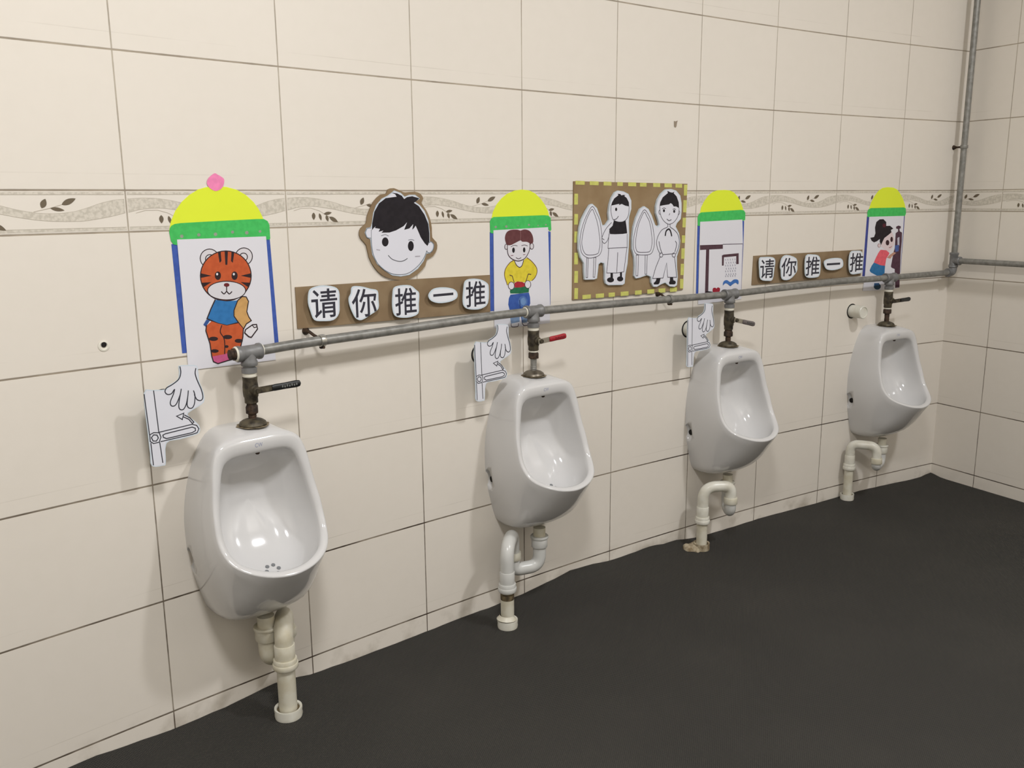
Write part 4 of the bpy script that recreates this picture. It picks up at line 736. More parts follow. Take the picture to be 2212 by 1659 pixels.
ds = [0.0015, 0.006, 0.014, 0.026, 0.045, 0.075, 0.14, 0.4, 0.9, 1.5, 1.95, 2.28]
rnd = random.Random(4)
grid = []
for s in ms:
    ze = interp(EDGE, s) + rnd.uniform(-.0008, .0008)
    col = []
    for d in ds:
        k = max(0, 1 - d/0.06); k = k*k*(3-2*k)
        col.append(bm.verts.new(W(s, ZM + (ze-ZM)*k, d)))
    grid.append(col)
top_f = []
for a, b_ in zip(grid, grid[1:]):
    for i in range(len(ds)-1): top_f.append(bm.faces.new((a[i], b_[i], b_[i+1], a[i+1])))
r = bmesh.ops.extrude_face_region(bm, geom=top_f)
for v in r['geom']:
    if isinstance(v, bmesh.types.BMVert): v.co.z -= 0.007
t = Thing('floor_mat', frame(1.0, ZM - .007, 1.5), 'black fine-textured rubber mat covering the whole floor, edge wavy along the walls', 'floor mat')
t.part('mat_sheet', bm, M_mat, auto=50)

# ------------------------------------------------------------------ urinals
def resample(pts, n):
    """Catmull-Rom through pts, then n points even in arc length"""
    P = [Vector(p) for p in pts]; dense = []
    for i in range(len(P)-1):
        p0 = P[i-1] if i else Vector((-P[1].x,) + tuple(P[1][1:])); p1, p2 = P[i], P[i+1]
        p3 = P[i+2] if i+2 < len(P) else Vector((-P[-2].x,) + tuple(P[-2][1:]))
        for k in range(10):
            t = k/10
            dense.append(0.5*((2*p1)+(p2-p0)*t+(2*p0-5*p1+4*p2-p3)*t*t+(3*p1-p0-3*p2+p3)*t**3))
    dense.append(P[-1]); L = [0]
    for a, b in zip(dense, dense[1:]): L.append(L[-1]+(b-a).length)
    out = []; j = 0
    for i in range(n):
        x = L[-1]*i/(n-1)
        while j < len(L)-2 and L[j+1] < x: j += 1
        out.append(dense[j].lerp(dense[j+1], (x-L[j])/max(1e-9, L[j+1]-L[j])))
    return out
RIM_O = [(0, .100, .580), (.04, .100, .580), (.07, .100, .577), (.088, .100, .568), (.097, .102, .553), (.103, .104, .535), (.107, .108, .513), (.111, .112, .485), (.115, .118, .457), (.118, .127, .43), (.1195, .135, .402), (.117, .148, .377), (.109, .167, .356), (.093, .188, .342), (.07, .205, .332), (.04, .217, .324), (0, .222, .320)]
RIM_I = [(0, .100, .548), (.04, .100, .548), (.062, .100, .545), (.077, .101, .535), (.0845, .103, .518), (.090, .107, .496), (.095, .111, .47), (.099, .117, .444), (.102, .125, .418), (.103, .134, .394), (.100, .147, .372), (.092, .162, .356), (.077, .18, .345), (.056, .194, .337), (.03, .204, .331), (0, .207, .329)]
ZU = .5935      # top of the bowls
BACK = [(0, 0, ZU), (.03, 0, ZU), (.054, 0, .590), (.075, 0, .573), (.090, 0, .548), (.106, 0, .511), (.119, 0, .463), (.1255, 0, .414), (.126, 0, .370), (.1235, 0, .328), (.113, 0, .274), (.097, 0, .218), (.086, 0, .197), (.068, 0, .187), (.035, 0, .183), (0, 0, .182)]
def full(half, n):
    h = resample(half, n); return h + [Vector((-p.x, p.y, p.z)) for p in h[-2:0:-1]]
NU = 40
ro, ri, rb = full(RIM_O, NU), full(RIM_I, NU), full(BACK, NU)
ZC = .43
def basin(I, t):
    bb = min(1, max(0, (I.y-.12)/.085)); bb = bb*bb*(3-2*bb)
    p1 = Vector((I.x*.985, (I.y - .55*(I.y-.03))*(1-bb) + (I.y-.006)*bb, I.z - .05*bb - .004*(1-bb)))
    p2 = Vector((I.x*.84, .030*(1-bb) + .10*bb, (ZC+(I.z-ZC)*.92)*(1-bb) + .252*bb))
    p3 = Vector((I.x*.04, .030, ZC+(I.z-ZC)*.04))
    return bez(I, p1, p2, p3, t)
def urinal_bm(F):
    bm = bmesh.new(); NL = len(ro); loops = []
    for t in [i/11 for i in range(12)]:
        L = []
        for b_, o in zip(rb, ro):
            low = min(1, max(0, (.40-b_.z)/.2)); up = min(1, max(0, (b_.z-.5)/.09))
            p1 = b_ + Vector((b_.x*.04, o.y*(.50+.07*low), -.009*low))
            p2 = o + Vector((o.x*(.05+.06*low)*(1-up), -o.y*(.30 - .22*up) , -(o.z-b_.z)*(.60*low) + .0115*up))
            L.append(bez(b_, p1, p2, o, t))
        loops.append(L)
    nrm = Vector((0, .9, .43)).normalized()
    for f, hgt in ((.10, .0030), (.30, .0048), (.5, .0052), (.70, .0048), (.90, .0030)):
        loops.append([o.lerp(i_, f) + nrm*hgt for o, i_ in zip(ro, ri)])
    for t in [i/16 for i in range(17)]:
        loops.append([basin(i_, t) for i_ in ri])
    V = [[bm.verts.new(F(p.x, p.y, p.z)) for p in L] for L in loops]
    for a, b_ in zip(V, V[1:]):
        for i in range(NL):
            j = (i+1) % NL; bm.faces.new((a[i], a[j], b_[j], b_[i]))
    bm.faces.new(V[0]); bm.faces.new(V[-1])
    return bm
def cut(obj, cutter_bm):
    me = bpy.data.meshes.new('cutter'); bmesh.ops.recalc_face_normals(cutter_bm, faces=cutter_bm.faces); cutter_bm.to_mesh(me); cutter_bm.free()
    bpy.context.view_layer.update()
    c = bpy.data.objects.new('cutter', me); COL.objects.link(c); c.matrix_world = obj.matrix_world
    md = obj.modifiers.new('notch', 'BOOLEAN'); md.operation = 'DIFFERENCE'; md.object = c; md.solver = 'EXACT'
    bpy.context.view_layer.update()
    dg = bpy.context.evaluated_depsgraph_get()
    nm = bpy.data.meshes.new_from_object(obj.evaluated_get(dg))
    obj.modifiers.clear(); old = obj.data; obj.data = nm
    bpy.data.objects.remove(c); bpy.data.meshes.remove(me); bpy.data.meshes.remove(old)
    for p in obj.data.polygons: p.use_smooth = True
UR = [0.183, 0.983, 1.760, 2.561]
ULAB = ['white ceramic wall urinal nearest the camera, on the left, under the animal drawing poster',
        'white ceramic wall urinal second from the left, under the valve with the red lever',
        'white ceramic wall urinal third from the left, under the shower drawing poster',
        'white ceramic wall urinal nearest the room corner, right of the capped pipe stub']
def urinal():
    s0 = UR[0]; base = .182
    Mf = frame(s0, base)
    def F(u, d, z): return Mf @ Vector((u, -d, z-base))
    t = Thing('urinal', Mf, ULAB[0], 'urinal', 'wall urinals')
    body = t.part('urinal_body', urinal_bm(F), M_porc, auto=75)
    cb = bmesh.new()
    for sx in (-1, 1):
        q = bmesh.ops.create_icosphere(cb, subdivisions=3, radius=1.0)
        for v in q['verts']: v.co = Vector((sx*.129 + v.co.x*.022, -.013 - v.co.y*.017, (.322-base) + v.co.z*.031))
    cut(body, cb)
    for sx in (-1, 1):
        bm = bmesh.new(); lathe(bm, solid([(.0085, 0), (.0085, .004), (.006, .0055)]), axisM(F(sx*.1085, .012, .322), Mf.to_3x3() @ Vector((sx, 0, 0))), 16)
        t.part('mounting_hole', bm, M_hole, label='dark bolt hole in the side notch')
    bm = bmesh.new(); lathe(bm, solid([(.0045, 0), (.0045, .011), (.0030, .0125)]), axisM(F(0.003, .086, .553), (0, 0, -1)), 16)
    t.part('spray_nozzle', bm, M_rust, label='small dark nozzle under the top rim')
    # strainer holes in the bowl
    bm = bmesh.new(); I = ri[NU-1]
    tt = min(range(200), key=lambda k: abs(basin(I, .15+.004*k).y-.125)); tt = .15+.004*tt
    c0 = basin(I, tt); tg = (basin(I, tt+.01)-c0).normalized(); xx = Vector((1, 0, 0)); nn = xx.cross(tg).normalized()
    if nn.y < 0: nn = -nn
    for k in range(6):
        a = k*math.pi/3
        p = c0 + xx*(.0135*math.cos(a)) + tg*(.0135*math.sin(a)) + nn*.0006
        lathe(bm, [(.0042, .0002), (.0042, .0012), (0, .0012)], axisM(F(*p), Mf.to_3x3() @ Vector((nn.x, -nn.y, nn.z))), 14)
    t.part('drain_holes', bm, mat('drain_grey', (120, 122, 124), 0.5), label='ring of grey drain holes')
    # printed emblem
    bm = text_bm('CW', .0165, .0085)
    tree = BVHTree.FromPolygons([v.co.copy() for v in body.data.vertices], [tuple(p.vertices) for p in body.data.polygons])
    for v in bm.verts:      # lay the print on the rim
        x, z = v.co.x - .002, v.co.y + .5650 - base
        hit = tree.ray_cast(Vector((x, -.4, z)), Vector((0, 1, 0)))
        v.co = Vector((x, (hit[0].y if hit[0] else -.105) - .0003, z))
    bm.transform(Mf); t.part('emblem', bm, mat('emblem_blue', (146, 152, 178), 0.3), smooth=False, label='small blue-grey printed emblem')
    return t
def text_bm(s, w, h, bold=0.0):
    """lettering from the built-in font, flat in local xy, centred and fitted to w by h"""
    cu = bpy.data.curves.new('lettering', 'FONT'); cu.body = s; cu.size = 1.0; cu.fill_mode = 'FRONT'; cu.offset = bold; cu.resolution_u = 4
    o = bpy.data.objects.new('lettering', cu); COL.objects.link(o)
    bpy.context.view_layer.update()
    me = bpy.data.meshes.new_from_object(o.evaluated_get(bpy.context.evaluated_depsgraph_get()))
    bm = bmesh.new(); bm.from_mesh(me)
    bpy.data.objects.remove(o); bpy.data.curves.remove(cu); bpy.data.meshes.remove(me)
    xs = [v.co.x for v in bm.verts]; ys = [v.co.y for v in bm.verts]
    cx, cy = (min(xs)+max(xs))/2, (min(ys)+max(ys))/2
    kx_, ky_ = w/max(1e-6, max(xs)-min(xs)), h/max(1e-6, max(ys)-min(ys))
    for v in bm.verts: v.co = Vector(((v.co.x-cx)*kx_, (v.co.y-cy)*ky_, 0))
    return bm
u0 = urinal()
for s, lab in zip(UR[1:], ULAB[1:]): copy_thing(u0.o, frame(s, .182), lab)

# ------------------------------------------------------------------ water pipe on the wall
DP = 0.05; RP = 0.0105; ZTEE = .7455
PIPE = [(.215, .7465), (.31, .7505), (.47, .7530), (.62, .7560), (.75, .7595), (.888, .763), (.984, .763), (1.143, .7615), (1.391, .759), (1.623, .756), (1.760, .755), (1.852, .757), (2.26, .765), (2.56, .765), (2.762, .766), (2.905, .768)]
RS = SC - 0.05          # riser position
wp = Thing('water_pipe', frame(1.5, .755, DP), 'grey galvanised water pipe along the wall above the urinals and up the room corner', 'pipe')
TEES = [0.199, 0.984, 1.760, 2.561]
ppz = lambda s: interp(PIPE, s)
stops = [.228] + TEES[1:] + [2.905]
for a, b in zip(stops, stops[1:]):
    bm = bmesh.new(); n = 12
    tube(bm, [W(a+(b-a)*i/n, ppz(a+(b-a)*i/n), DP) for i in range(n+1)], RP, 24)
    wp.part('pipe_run', bm, M_galv)
ZB = .8115
bm = bmesh.new(); tube(bm, [W(RS, .79, DP), W(RS, 1.6, DP), W(RS, CEIL-.001, DP)], RP, 24); wp.part('riser_pipe', bm, M_galv)
bm = bmesh.new(); tube(bm, [RW(DP+.012, ZB, .05), RW(1.2, ZB+.004, .05), RW(RWL-.002, ZB+.006, .05)], RP, 24); wp.part('branch_pipe', bm, M_galv)
def tee(s, z, half=.027, down=.027, r=.0150, band=.0168):
    bm = bmesh.new(); c = W(s, z, DP); slope = (W(s+.03, ppz(s+.03) if s < 2.8 else z, DP) - W(s-.03, ppz(max(.215, s-.03)) if s > .25 else z, DP)).normalized()
    lathe(bm, solid([(band*.94, -half), (band, -half+.0015), (band, -half+.007), (r, -half+.010), (r, half-.010), (band, half-.007), (band, half-.0015), (band*.94, half)]), axisM(c, slope), 28)
    lathe(bm, solid([(r, 0), (r, .015), (band, .018), (band, down-.0015), (band*.94, down)]), axisM(c, (0, 0, -1)), 28)
    return bm
for s in TEES: wp.part('tee_fitting', tee(s, ppz(s) if s > .21 else ZTEE), M_tee)
for s in (TEES[0]+.0285, TEES[1]-.0285):
    bm = bmesh.new(); lathe(bm, solid([(.0125, -.0015), (.0132, 0), (.0125, .0018)]), axisM(W(s, ppz(max(.215, s)), DP), tang(s)), 24); wp.part('thread_tape', bm, M_ptfe, label='white thread tape at the tee')
s = TEES[0]
bm = bmesh.new(); lathe(bm, solid([(.0125, 0), (.0125, .008), (.0105, .0095), (.0105, .015), (.006, .0165)]), axisM(W(s-.026, ZTEE, DP), -tang(s)), 20); wp.part('end_plug', bm, M_rust, label='rusty brown plug on the left end')
bm = bmesh.new(); lathe(bm, solid([(.0150, -.0012), (.0158, .0015), (.0140, .004)]), axisM(W(s-.0265, ZTEE, DP), -tang(s)), 20); wp.part('thread_tape', bm, M_ptfe)
# corner fittings
bm = bmesh.new()
tube(bm, arc_pts([W(2.885, .768, DP), W(RS, .768, DP), W(RS, .800, DP)], .022), .0142, 24)
lathe(bm, solid([(.0152, 0), (.0165, .0012), (.0165, .006), (.0152, .0075)]), axisM(W(RS, .7895, DP), (0, 0, 1)), 24)
lathe(bm, solid([(.0152, 0), (.0165, .0012), (.0165, .006), (.0152, .0075)]), axisM(W(2.884, .768, DP), tang(2.88)), 24)
wp.part('elbow', bm, M_tee)
bm = bmesh.new()
lathe(bm, solid([(.0148, -.027), (.0166, -.0255), (.0166, -.020), (.0145, -.017), (.0145, .018), (.0166, .021), (.0166, .0265), (.0148, .028)]), axisM(W(RS, ZB+.002, DP), (0, 0, 1)), 28)
lathe(bm, solid([(.0145, 0), (.0145, .018), (.0160, .021), (.0160, .027), (.0145, .0285)]), axisM(W(RS, ZB, DP), norm(SC)), 28)
wp.part('tee_fitting', bm, M_tee)

# ------------------------------------------------------------------ pipe clamps
def clamp(s_pipe, z_pipe, s_anchor, z_anchor, label, vertical=False, m_ring=M_zinc, m_arm=M_rust):
    t = Thing('pipe_clamp', frame(s_anchor, z_anchor), label, 'pipe clamp', 'pipe clamps')
    c = W(s_pipe, z_pipe, DP); ax = Vector((0, 0, 1)) if vertical else tang(s_pipe)
    bm = bmesh.new(); w = .006
    lathe(bm, [(RP+.0003, -w), (RP+.0024, -w), (RP+.0028, -w*.6), (RP+.0028, w*.6), (RP+.0024, w), (RP+.0003, w)], axisM(c, ax), 28)
    t.part('ring', bm, m_ring, label='metal ring round the pipe')
    a = W(s_anchor, z_anchor, 0)
    side = (a - c); side = (side - ax*side.dot(ax)).normalized()
    p1 = c + side*(RP+.002)
    bm = bmesh.new(); tube(bm, [a + norm(s_anchor)*.004, a + norm(s_anchor)*.016, p1 + (a-p1)*.35, p1], .0034, 12); t.part('arm', bm, m_arm)
    bm = bmesh.new(); lathe(bm, solid([(.0085, 0), (.0085, .002), (.006, .005), (.005, .010)]), axisM(a, norm(s_anchor)), 16); t.part('wall_anchor', bm, m_arm, label='rusty anchor on the wall')
    if not vertical:
        bm = bmesh.new(); box(bm, axisM(c + Vector((0, 0, -(RP+.004))), (0, 0, 1)) @ Matrix.Rotation(-s_pipe/RC, 4, 'Z'), .011, .008, .006, .001); lathe(bm, solid([(.0028, -.008), (.0028, .008)]), axisM(c + Vector((0, 0, -(RP+.004))), norm(s_pipe)), 12)
        t.part('clamp_screw', bm, M_rust)
clamp(.370, ppz(.370), .359, .7685, 'bright metal pipe clamp on a rusty hook, under the left end of the larger banner')
clamp(1.499, ppz(1.499), 1.497, .7695, 'dull rusty pipe clamp under the lower right corner of the cardboard picture board', m_ring=M_galv)
zc_ = 1.2245
clamp(RS, zc_, RS+.010, zc_, 'dark pipe clamp holding the upright pipe in the room corner', vertical=True, m_ring=M_galv)

# ------------------------------------------------------------------ flush valves
def valve(k, grip, grip_label, tilt, label, tape=True, dome=True):
    s = [0.198, 0.984, 1.760, 2.561][k]
    top = (ppz(TEES[k]) if k else ZTEE) - .027
    zb = (.640, .660, .644, .657)[k]; zl = (.671, .688, .677, .684)[k]; LL = (1.13, 1.0, 1.0, .92)[k]
    t = Thing('flush_valve', frame(s, ZU+.0005), label, 'flush valve', 'flush valves over the urinals')
    c = lambda z, d=DP: W(s, z, d)
    V = lambda prof, M_, n=28: (lambda bm: (lathe(bm, prof, M_, n), bm)[1])(bmesh.new())
    Mz = axisM(c(0), (0, 0, 1))
    # union under the tee
    t.part('union_nut', V(solid([(.0125, top-.0155), (.0158, top-.0145), (.0158, top-.0045), (.0122, top-.0030), (.0122, top-.0004)]), Mz, 20), M_tee)
    t.part('thread_tape', V(solid([(.0136, top-.0232), (.0142, top-.0215), (.0136, top-.0150)]), Mz), M_ptfe, label='band of white thread tape')
    b1 = top - .0225; hb = b1 - zb
    t.part('valve_body', V(solid([(.0108, zb), (.0136, zb+.0015), (.0136, zb+.012), (.0150, zb+.015), (.0158, zb+hb*.42), (.0158, zb+hb*.62), (.0146, b1-.010), (.0152, b1-.0015), (.0140, b1)]), Mz), M_brass)
    if k in (1, 3): t.part('thread_tape', V(solid([(.0118, zb-.0038), (.0124, zb-.002), (.0118, zb)]), Mz), M_ptfe)
    t.part('lower_nut', V(solid([(.0108, zb-.0215), (.0138, zb-.020), (.0138, zb-.007), (.0115, zb-.0045), (.0112, zb)]), Mz, 6), M_rust)
    zn = ZU + .014
    t.part('nipple', V(solid([(.0088, zn), (.0080, zn+.003), (.0088, zn+.005), (.0080, zn+.007), (.0088, zn+.009), (.0080, zn+.011), (.0086, zb-.021)]), Mz), M_rust if k != 1 else M_galv)
    t.part('cover_flange', V([(.0275, ZU+.0006), (.0285, ZU+.0025), (.0262, ZU+.0075), (.0200, ZU+.0115), (.0125, ZU+.0140), (.0085, ZU+.0150)], Mz, 32), M_brass if k != 1 else mat('dull_flange', (126, 118, 104), 0.4, 0.6, noise=(60, (92, 84, 72), 0.4, 0.62)))
    bm = bmesh.new(); rr = random.Random(k)
    flat_poly(bm, [c(ZU+.0004) + Vector((q[0], q[1], 0)) for q in [((.0322+rr.uniform(-.002, .004))*math.cos(a_*math.pi/15), (.0322+rr.uniform(-.002, .004))*math.sin(a_*math.pi/15)) for a_ in range(30)]], 0)
    t.part('seal_grime', bm, mat('seal_grime', (150, 136, 110), 0.7, noise=(120, (92, 78, 56), 0.4, 0.6)), smooth=False, label='brown grime round the flange')
    # lever on its stem, square to the wall
    n_, tg = norm(s), tang(s)
    t.part('stem', V(solid([(.0095, .010), (.0095, .020), (.0062, .021), (.0062, .032), (.0048, .0325), (.0048, .0365)]), axisM(c(zl), n_), 20), M_brass)
    a = math.radians(tilt); dv = tg*math.cos(a) + Vector((0, 0, 1))*math.sin(a); up = Vector((0, 0, 1))*math.cos(a) - tg*math.sin(a)
    ML = Matrix((dv, -n_, up)).transposed().to_4x4(); ML.translation = c(zl) + n_*.0305
    bm = bmesh.new()
    box(bm, ML @ Matrix.Translation((.014, 0, 0)), .046, .0028, .0135, .001)
    t.part('lever', bm, M_steel if k in (1, 2) else M_brass)
    bm = bmesh.new()
    prof = [(x_*LL, w_) for x_, w_ in ((.028, .0062), (.034, .0072), (.055, .0070), (.078, .0078), (.0845, .0064), (.0865, .003))]
    ring = []
    for x, w in prof:
        ring.append([bm.verts.new(ML @ Vector((x, .0042*math.sin(2*math.pi*i/16)*(1 if w > .004 else .5), w*math.cos(2*math.pi*i/16)))) for i in range(16)])
    for r0, r1 in zip(ring, ring[1:]):
        for i in range(16): bm.faces.new((r0[i], r0[(i+1) % 16], r1[(i+1) % 16], r1[i]))
    bm.faces.new(ring[0]); bm.faces.new(ring[-1])
    gp = t.part('lever_grip', bm, grip, label=grip_label)
    # worn embossing along the grip
    bm = bmesh.new()
    for i in range(7):
        x = (.048 + i*.0048)*LL
        box(bm, ML @ Matrix.Translation((x, -.0042, .0006*(-1)**i)), .0028, .0006, .0046 - .0008*(i % 2))
    t.part('embossing', bm, (mat('emboss_light', (112, 114, 112), 0.6) if k == 0 else mat('emboss_dim', (58, 60, 60), 0.6)) if k != 1 else mat('emboss_red', (104, 18, 28), 0.6), parent=gp, smooth=False)
valve(0, M_black, 'black rubber grip', 1, 'tarnished flush valve with a long black lever, over the urinal nearest the camera')
valve(1, M_red, 'red rubber grip', 4, 'flush valve with the only red lever, over the second urinal from the left')
valve(2, M_greyg, 'worn grey grip', -13, 'dark flush valve with a worn grey drooping lever, over the third urinal from the left')
valve(3, M_black, 'short black grip', 2, 'brown flush valve with a black lever, right beside the capped white pipe stub')
# dirt ring where each valve meets its urinal is part of the valve's seal
# ------------------------------------------------------------------ drain traps
R1, R2 = .0165, .0205
def collar(bm, p, h, r0, ax=(0, 0, 1)):
    lathe(bm, solid([(r0*.96, -h/2), (r0, -h/2+.0015), (r0, h/2-.0015), (r0*.96, h/2)]), axisM(p, ax), 28)
def trap(k, tail, mid, stand, z_top_arc, z_low, label, z_joint, size):
    s, d = stand; R1, R2 = .0165*size, .0205*size
    t = Thing('drain_trap', frame(s, ZM, d), label, 'drain pipe', 'plastic drain traps under the urinals')
    mb = (M_pvcy, M_pvcg, M_pvc, M_pvc)[k]; mj = (M_pvcy, M_pvcg, M_pvc, M_pvc)[k]
    T0 = lambda z: W(tail[0], z, tail[1]); Mi = lambda z: W(mid[0], z, mid[1]); St = lambda z: W(s, z, d)
    bm = bmesh.new(); tube(bm, [T0(.1795), T0(.150)], R1*.93, 24); t.part('tailpiece', bm, M_pvcy, label='yellowed outlet pipe under the bowl')
    bm = bmesh.new(); collar(bm, T0(.140), .030, R2); collar(bm, T0(.153), .007, R2*1.12); t.part('slip_nut', bm, mj)
    bm = bmesh.new(); tube(bm, arc_pts([T0(.135), T0(z_low), Mi(z_low), Mi(.115)], .06, 12), R1, 24); t.part('u_bend', bm, M_pvcg if k != 0 else mb)
    bm = bmesh.new(); collar(bm, Mi(.112), .020, R2); t.part('union_collar', bm, M_pvcy)
    bm = bmesh.new(); tube(bm, arc_pts([Mi(.105), Mi(z_top_arc), St(z_top_arc), St(z_joint)], .07, 14), R1, 24); t.part('return_bend', bm, mb)
    bm = bmesh.new(); collar(bm, St(z_joint-.005), .046, R1*1.10); collar(bm, St(z_joint-.030), .012, R2*1.10); collar(bm, St(z_joint-.024), .020, R2*1.02); t.part('slip_joint', bm, mj)
    bm = bmesh.new(); tube(bm, [St(z_joint-.03), St(ZM-.006)], R1*.98, 24); t.part('standpipe', bm, M_pvcy, label='yellowed standpipe down to the floor')
    bm = bmesh.new(); r = R2*1.22
    lathe(bm, [(r*.80, ZM+.017), (r*.82, ZM+.0205), (r*.98, ZM+.022), (r, ZM+.019), (r*.97, ZM+.010), (r, ZM+.006), (r*.94, ZM-.003)], axisM(W(s, 0, d), (0, 0, 1)), 30)
    t.part('floor_collar', bm, M_pvc if k != 2 else M_cement, label='collar on the floor')
    if k == 1:
        bm = bmesh.new(); lathe(bm, [(R1*.985, z_joint-.058), (R1*1.0, z_joint-.057), (R1*1.0, z_joint-.041), (R1*.985, z_joint-.040)], axisM(W(s, 0, d), (0, 0, 1)), 24)
        t.part('stain_band', bm, M_grime, label='dark brown stain band below the joint')
        bm = bmesh.new(); lathe(bm, [(R1*1.0, ZM+.034), (R1*1.12, ZM+.030), (R1*1.42, ZM+.0245), (R1*1.45, ZM+.0235), (R1*1.05, ZM+.0245)], axisM(W(s, 0, d) + Vector((-.002, 0, 0)), (.08, 0, 1)), 24)
        t.part('pipe_skirt', bm, M_pvcy, label='flared rim above the floor collar')
    if k == 2:
        bm = bmesh.new(); q = bmesh.ops.create_icosphere(bm, subdivisions=3, radius=1.0); rq = random.Random(9)
        for v in q['verts']:
            f = 1 + .16*math.sin(5*v.co.x+3*v.co.y) + rq.uniform(-.05, .05)
            v.co = W(s-.020 + v.co.x*.030*f, ZM-.002 + v.co.z*.021*f, d-.018 + v.co.y*.030*f)
        t.part('mud_lump', bm, M_cement, label='muddy cement round the floor hole')
    bm = bmesh.new(); lathe(bm, [(R1*.9, ZM+.0165), (r*.82, ZM+.0165)], axisM(W(s, 0, d), (0, 0, 1)), 24); t.part('grime_ring', bm, M_grime)
trap(0, (.186, .072), (.243, .045), (.203, .115), .157, .075, 'drain trap with thick yellowed standpipe under the urinal nearest the camera', .105, 1.20)
trap(1, (.981, .076), (.905, .055), (.832, .120), .175, .070, 'drain trap under the second urinal from the left, grey-white bends on a standpipe', .090, 1.08)
trap(2, (1.756, .076), (1.722, .122), (1.641, .080), .160, .072, 'drain trap under the third urinal from the left, its floor collar muddy', .078, 1.04)
trap(3, (2.552, .078), (2.486, .108), (2.434, .034), .166, .088, 'drain trap under the urinal nearest the corner, white arch close to the wall', .105, .98)

# ------------------------------------------------------------------ pipe stubs sticking out of the wall
def stub(s, z, label, length=.051, r=.0225):
    t = Thing('pipe_stub', frame(s, z), label, 'pipe stub', 'white pipe stubs in the wall')
    bm = bmesh.new(); lathe(bm, [(r, .0004), (r, length-.0015), (r-.0015, length), (r-.004, length), (r-.0045, length-.002), (0, length-.002)], axisM(W(s, z, 0), norm(s)), 32)
    t.part('pipe_barrel', bm, M_pvc)
    bm = bmesh.new(); lathe(bm, [(r+.0042, .0006), (0, .0006)], axisM(W(s-.0006, z, 0), norm(s)), 32); t.part('hole_rim', bm, M_hole, label='dark gap round the pipe')
stub(2.432, .649, 'capped white pipe stub in the bare wall, left of the urinal nearest the corner')
stub(.845, .660, 'white pipe stub hidden behind the hand sign next to the red lever')
stub(1.632, .652, 'white pipe stub half hidden behind the hand sign next to the grey lever')
stub(.035, .660, 'white pipe stub hidden behind the hand sign nearest the camera')

# ------------------------------------------------------------------ paper and cardboard
def pts_of(t): return [tuple(int(v)*1e-4 for v in q.split(',')) for q in t.split()]
def outline_slab(bm, pts, d0, d1, P, mi):
    """outline filled at depth d1 with sides back to d0"""
    vs = flat_poly(bm, [P(u, z, d1) for u, z in pts], mi)
    bk = [bm.verts.new(P(u, z, d0)) for u, z in pts]
    for i in range(len(pts)):
        j = (i+1) % len(pts); bm.faces.new((vs[i], vs[j], bk[j], bk[i])).material_index = mi
def stroke(bm, pts, w, d, P, mi):
    """one continuous ribbon with mitred joints"""
    Q = []
    for p in pts:
        p = Vector(p)
        if not Q or (p-Q[-1]).length > 2e-5: Q.append(p)
    if len(Q) < 2: return
    closed = len(Q) > 3 and (Q[0]-Q[-1]).length < 1e-4
    if closed: Q.pop()
    n = len(Q); L, R = [], []
    for i in range(n):
        a = Q[i]-Q[i-1] if (i or closed) else Q[1]-Q[0]
        b = Q[(i+1) % n]-Q[i] if (i < n-1 or closed) else Q[-1]-Q[-2]
        a.normalize(); b.normalize()
        na, nb = Vector((-a.y, a.x)), Vector((-b.y, b.x))
        m_ = na+nb
        m_ = m_.normalized() if m_.length > 1e-3 else na
        h = w/2*min(1.8, 1/max(.3, m_.dot(na)))
        e = Vector((0, 0))
        if not closed and i == 0: e = -a*w*.35
        if not closed and i == n-1: e = b*w*.35
        L.append(bm.verts.new(P(*(Q[i]+m_*h+e), d))); R.append(bm.verts.new(P(*(Q[i]-m_*h+e), d)))
    for i in range(n if closed else n-1):
        j = (i+1) % n; bm.faces.new((R[i], R[j], L[j], L[i])).material_index = mi
